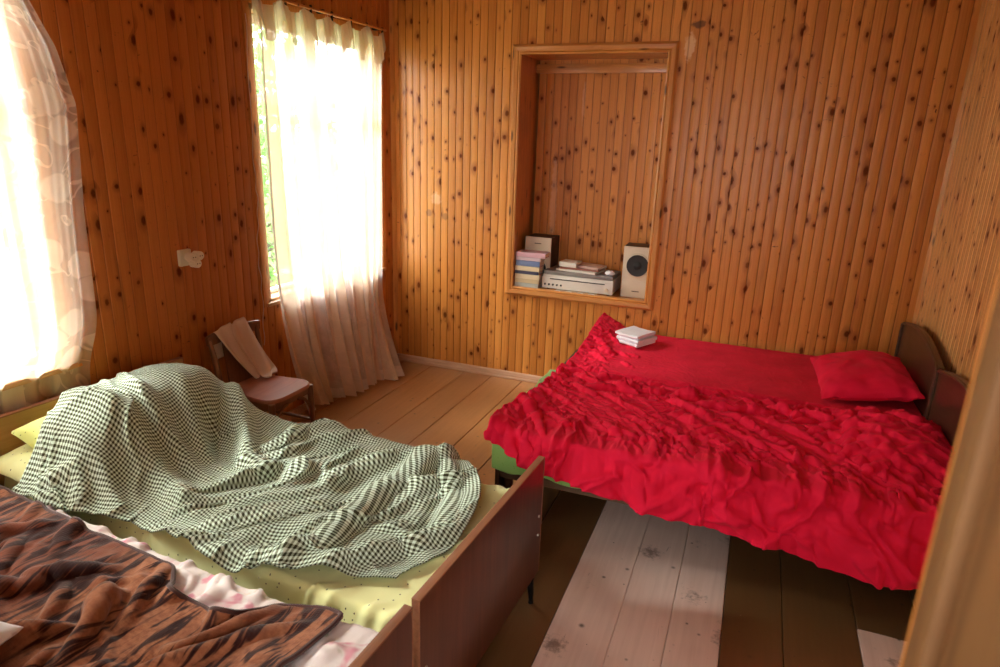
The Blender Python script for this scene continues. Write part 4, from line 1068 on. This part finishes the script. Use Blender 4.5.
# wall socket with a three-way adaptor
so = tag(empty('wall_socket', (.0, -1.995, 1.125)), 'cream wall socket on the wooden wall between the windows', 'socket')
MB().box(.0, .022, -.043, .026, -.038, .042, .006).build('back_box', M['plastic'], so)
ad = tag(empty('plug_adaptor', (.022, -1.985, 1.122)), 'cream three-way plug adaptor pushed into the wall socket', 'adaptor')
MB().tube([(0, 0, 0), (.02, 0, 0)], [.020, .022], 20).build('plug_body', M['plastic'], ad)
for (y, z) in ((-.020, .012), (.022, .014), (.002, -.022)):
    o = MB().tube([(.012, y, z), (.050, y, z), (.054, y, z)], [.021, .021, .018], 20).build('outlet', M['plastic'], ad)
    hb_ = MB()
    for s_ in (-1, 1): hb_.tube([(.0535, y + s_ * .007, z), (.0548, y + s_ * .007, z)], .003, 10)
    hb_.build('hole', M['hole'], o)

# ================================================================ NICHE CONTENT
Z0 = NI[2] + .001
def speaker(loc, rz, label, flip=False):
    r = tag(empty('loudspeaker', loc, rz), label, 'loudspeaker', 'pair of beige loudspeakers in the wall niche')
    w, d, h = .200, .19, .353
    MB().box(-w / 2, w / 2, .012, d, 0, h, .003).build('cabinet', M['speaker_side'], r)
    bf = MB().box(-w / 2, w / 2, 0, .014, 0, h, .004).build('front_panel', M['beige'], r)
    MB().box(-w / 2 + .006, w / 2 - .006, -.002, .0, .008, .115, .001).build('grille_plate', M['beige'], bf)
    MB().tube([(0, .001, .226), (0, -.006, .226), (0, -.009, .226)], [.083, .083, .078], 40).build('speaker_ring', M['beige'], r)
    m = MB(); n = 40; prof_ = [(.074, -.0095), (.070, -.012), (.060, -.010), (.028, -.0095), (.024, -.013), (.0, -.016)]
    bm = m.bm; R = []
    for rad, y in prof_[:-1]: R.append([bm.verts.new((rad * math.cos(2 * PI * k / n), y, .226 + rad * math.sin(2 * PI * k / n))) for k in range(n)])
    c = bm.verts.new((0, prof_[-1][1], .226))
    for a, b in zip(R, R[1:]):
        for k in range(n): bm.faces.new((a[k], a[(k + 1) % n], b[(k + 1) % n], b[k]))
    for k in range(n): bm.faces.new((R[-1][k], R[-1][(k + 1) % n], c))
    m.build('cone', M['blackp'], r)
    MB().box(-.025, .025, -.004, -.002, .042, .048).build('badge', M['speaker_side'], r)
    if flip:                       # this one stands upside down, cone at the bottom
        for o in [r.children[k] for k in range(len(r.children))] + [c for ch in r.children for c in ch.children]:
            for v in o.data.vertices: v.co.z = h - v.co.z; v.co.x = -v.co.x
    return r
speaker((1.858, .075, Z0), math.radians(2), 'beige-fronted loudspeaker at the right end of the wall niche')
l_ = speaker((1.118, .135, Z0), math.radians(-2), 'beige-fronted loudspeaker behind the stack of books in the niche', True)
# hi-fi turntable unit
hf = tag(empty('record_player', (1.452, .035, Z0), math.radians(-1)), 'grey-beige record player with front knobs in the wall niche', 'record player')
MB().box(-.255, .255, .006, .265, .012, .108, .004).build('body', M['silver'], hf)
fp = MB().box(-.258, .258, -.002, .008, .010, .094, .003).build('front_panel', M['silver'], hf)
MB().box(-.20, .20, -.0035, -.001, .076, .083, .001).build('slot', M['blackp'], fp)
MB().box(-.252, .252, .004, .262, .108, .138, .008).build('lid', M['beige_dark'], hf)
for k in range(5): MB().tube([(-.235 + k * .030, -.002, .038), (-.235 + k * .030, -.008, .038)], [.0075, .0065], 14).build('knob', M['blackp'], fp)
tag(MB().tube([(.215, -.002, .040), (.215, -.014, .040)], [.013, .011], 18).build('knob', M['beige'], fp), 'beige volume knob')
for x in (-.22, .22):
    for y in (.03, .23): MB().tube([(x, y, 0), (x, y, .014)], .012, 10).build('foot', M['blackp'], hf)
# books
def cover_mat(i, c):
    return plain(f'book_cover_{i}', c, .5)
def book(w, d, h, loc, rz, col, label, i, spine='front', group='books stacked at the left end of the niche', cat='book', name='book'):
    r = tag(empty(name, loc, rz), label, cat, group); m = cover_mat(i, col); t = max(.0015, h * .07)
    mb = MB(); mb.box(-w / 2, w / 2, 0, d, 0, t, .0008, seg=1); mb.box(-w / 2, w / 2, 0, d, h - t, h, .0008, seg=1)
    if spine == 'front': mb.box(-w / 2, w / 2, -.002, .002, 0, h, .0015)
    else: mb.box(-w / 2 - .002, -w / 2 + .002, 0, d, 0, h, .0015)
    mb.build('cover', m, r)
    y0 = .003 if spine == 'front' else .004
    MB().box(-w / 2 + .004, w / 2 - .004, y0, d - .004, t, h - t).build('pages', M['paper'], r)
    return r
bk = [(.180, .034, (.72, .62, .42), 'spine', 'cream book with a worn blue-grey spine at the bottom of the niche book stack'), (.182, .030, (.62, .50, .30), 0, 'tan book lying second from the bottom of the niche book stack'),
      (.186, .034, (.75, .62, .42), 0, 'cream and orange book lying third from the bottom of the niche book stack'), (.180, .024, (.06, .06, .12), 0, 'thin dark blue book in the middle of the niche book stack'),
      (.184, .034, (.72, .60, .40), 0, 'pale yellow book in the upper half of the niche book stack'), (.182, .040, (.16, .22, .42), 0, 'blue and white book third from the top of the niche book stack'), (.188, .026, (.62, .50, .55), 0, 'thin lilac book second from the top of the niche book stack'),
      (.222, .034, (.70, .42, .48), 0, 'wide pink book on top of the niche book stack')]
bk[0] = (.180, .034, (.42, .46, .44), 0, bk[0][4])
z = Z0; rb = random.Random(3)
for i, (w_, h_, c_, _, lb) in enumerate(bk):
    book(w_, .118, h_ * .98, (.996 + w_ / 2 + rb.uniform(-.003, .003), .008 + rb.uniform(-.003, .004), z), 0, c_, lb, i); z += h_ * .98 + .0008
# things on the record player
zt = Z0 + .1385
book(.30, .21, .014, (1.43, .055, zt), math.radians(-9), (.72, .68, .62), 'large pale magazine lying lowest on the record player', 20, group='magazines and books on the record player', name='magazine', cat='magazine')
book(.28, .19, .012, (1.455, .070, zt + .015), math.radians(3), (.30, .10, .07), 'dark red magazine lying on the pale one on the record player', 21, group='magazines and books on the record player', name='magazine', cat='magazine')
book(.20, .15, .016, (1.49, .085, zt + .028), math.radians(-14), (.52, .34, .28), 'brownish book lying on the magazines on the record player', 22, group='magazines and books on the record player')
book(.13, .12, .034, (1.365, .080, zt + .028), math.radians(-6), (.70, .66, .58), 'small thick white-edged book on top of the magazines', 23, group='magazines and books on the record player')
mb = MB(); bm = mb.bm; bmesh.ops.create_icosphere(bm, subdivisions=3, radius=.027)
for v in bm.verts:
    v.co.z *= .62; v.co.x *= 1.25; k = 1 + .16 * math.sin(v.co.x * 260 + v.co.y * 190) * math.cos(v.co.z * 210); v.co *= k
    v.co.z = max(v.co.z, -.015)
o = mb.build('crumpled_wrapper', M['white']); o.location = (1.672, .075, zt + .016); tag(o, 'small crumpled white wrapper on the right of the record player', 'wrapper')
# loose paper under the record player
G = np.zeros((26, 10, 3)); uvp = None
for i in range(26):
    for j in range(10): G[i, j] = (1.30 + .30 * i / 25, -.010 + .10 * j / 9, Z0 + .0015 + (.004 + .003 * math.sin(i * .9)) * (1 - j / 9) ** 2)
tag(gridobj('paper_sheet', G, M['paper'], thick=.0008), 'loose white paper lying under the front of the record player', 'paper')

# ================================================================ LIGHT, SKY, CAMERA
wd = bpy.data.worlds.new('sky'); bpy.context.scene.world = wd; wd.use_nodes = True
bg = wd.node_tree.nodes['Background']; bg.inputs[0].default_value = (.93, .97, 1.0, 1); bg.inputs[1].default_value = 9.0
def area(name, loc, rot, sx, sy, power, col, portal=False):
    l = bpy.data.lights.new(name, 'AREA'); l.shape = 'RECTANGLE'; l.size = sx; l.size_y = sy; l.energy = power; l.color = col
    o = bpy.data.objects.new(name, l); C.objects.link(o); o.location = loc; o.rotation_euler = rot
    if portal: l.cycles.is_portal = True
    return o
for nm_, w in (('daylight_portal', WIN1), ('daylight_portal', WIN2)):
    area(nm_, (-.17, (w[0] + w[1]) / 2, (w[2] + w[3]) / 2), (0, -PI / 2, 0), w[3] - w[2], w[1] - w[0], 1, (1, 1, 1), True)
sun = bpy.data.lights.new('sun', 'SUN'); sun.energy = 6.0; sun.angle = math.radians(14); sun.color = (1, .98, .95)
so_ = bpy.data.objects.new('sun', sun); C.objects.link(so_)
d_ = Vector((.80, .18, -.62)); so_.rotation_euler = d_.to_track_quat('-Z', 'Y').to_euler()
area('hallway_fill_light', (2.2, -6.15, 1.7), (PI / 2, 0, 0), 1.5, 1.6, 28, (1, .97, .94))  # added fill light, shining through the doorway from behind the camera

cam = bpy.data.cameras.new('camera'); co = bpy.data.objects.new('camera', cam); C.objects.link(co)
cam.lens = 651.502 / 1000 * 36; cam.sensor_width = 36
co.location = (2.577, -4.371, 1.72); co.rotation_euler = Euler((math.radians(73.5215), math.radians(-1.8023), math.radians(21.557)), 'XYZ')
cam.clip_start = .02
cam.dof.use_dof = True; cam.dof.focus_distance = 3.2; cam.dof.aperture_fstop = 5.6
sc = bpy.context.scene; sc.camera = co
sc.view_settings.view_transform = 'Standard'; sc.view_settings.look = 'None'; sc.view_settings.gamma = 1; sc.view_settings.use_curve_mapping = False
sc.view_settings.exposure = 1.15
sc.cycles.max_bounces = 10; sc.cycles.diffuse_bounces = 6; sc.cycles.transparent_max_bounces = 16; sc.cycles.transmission_bounces = 6
sc.cycles.use_denoising = True; sc.cycles.sample_clamp_indirect = 8
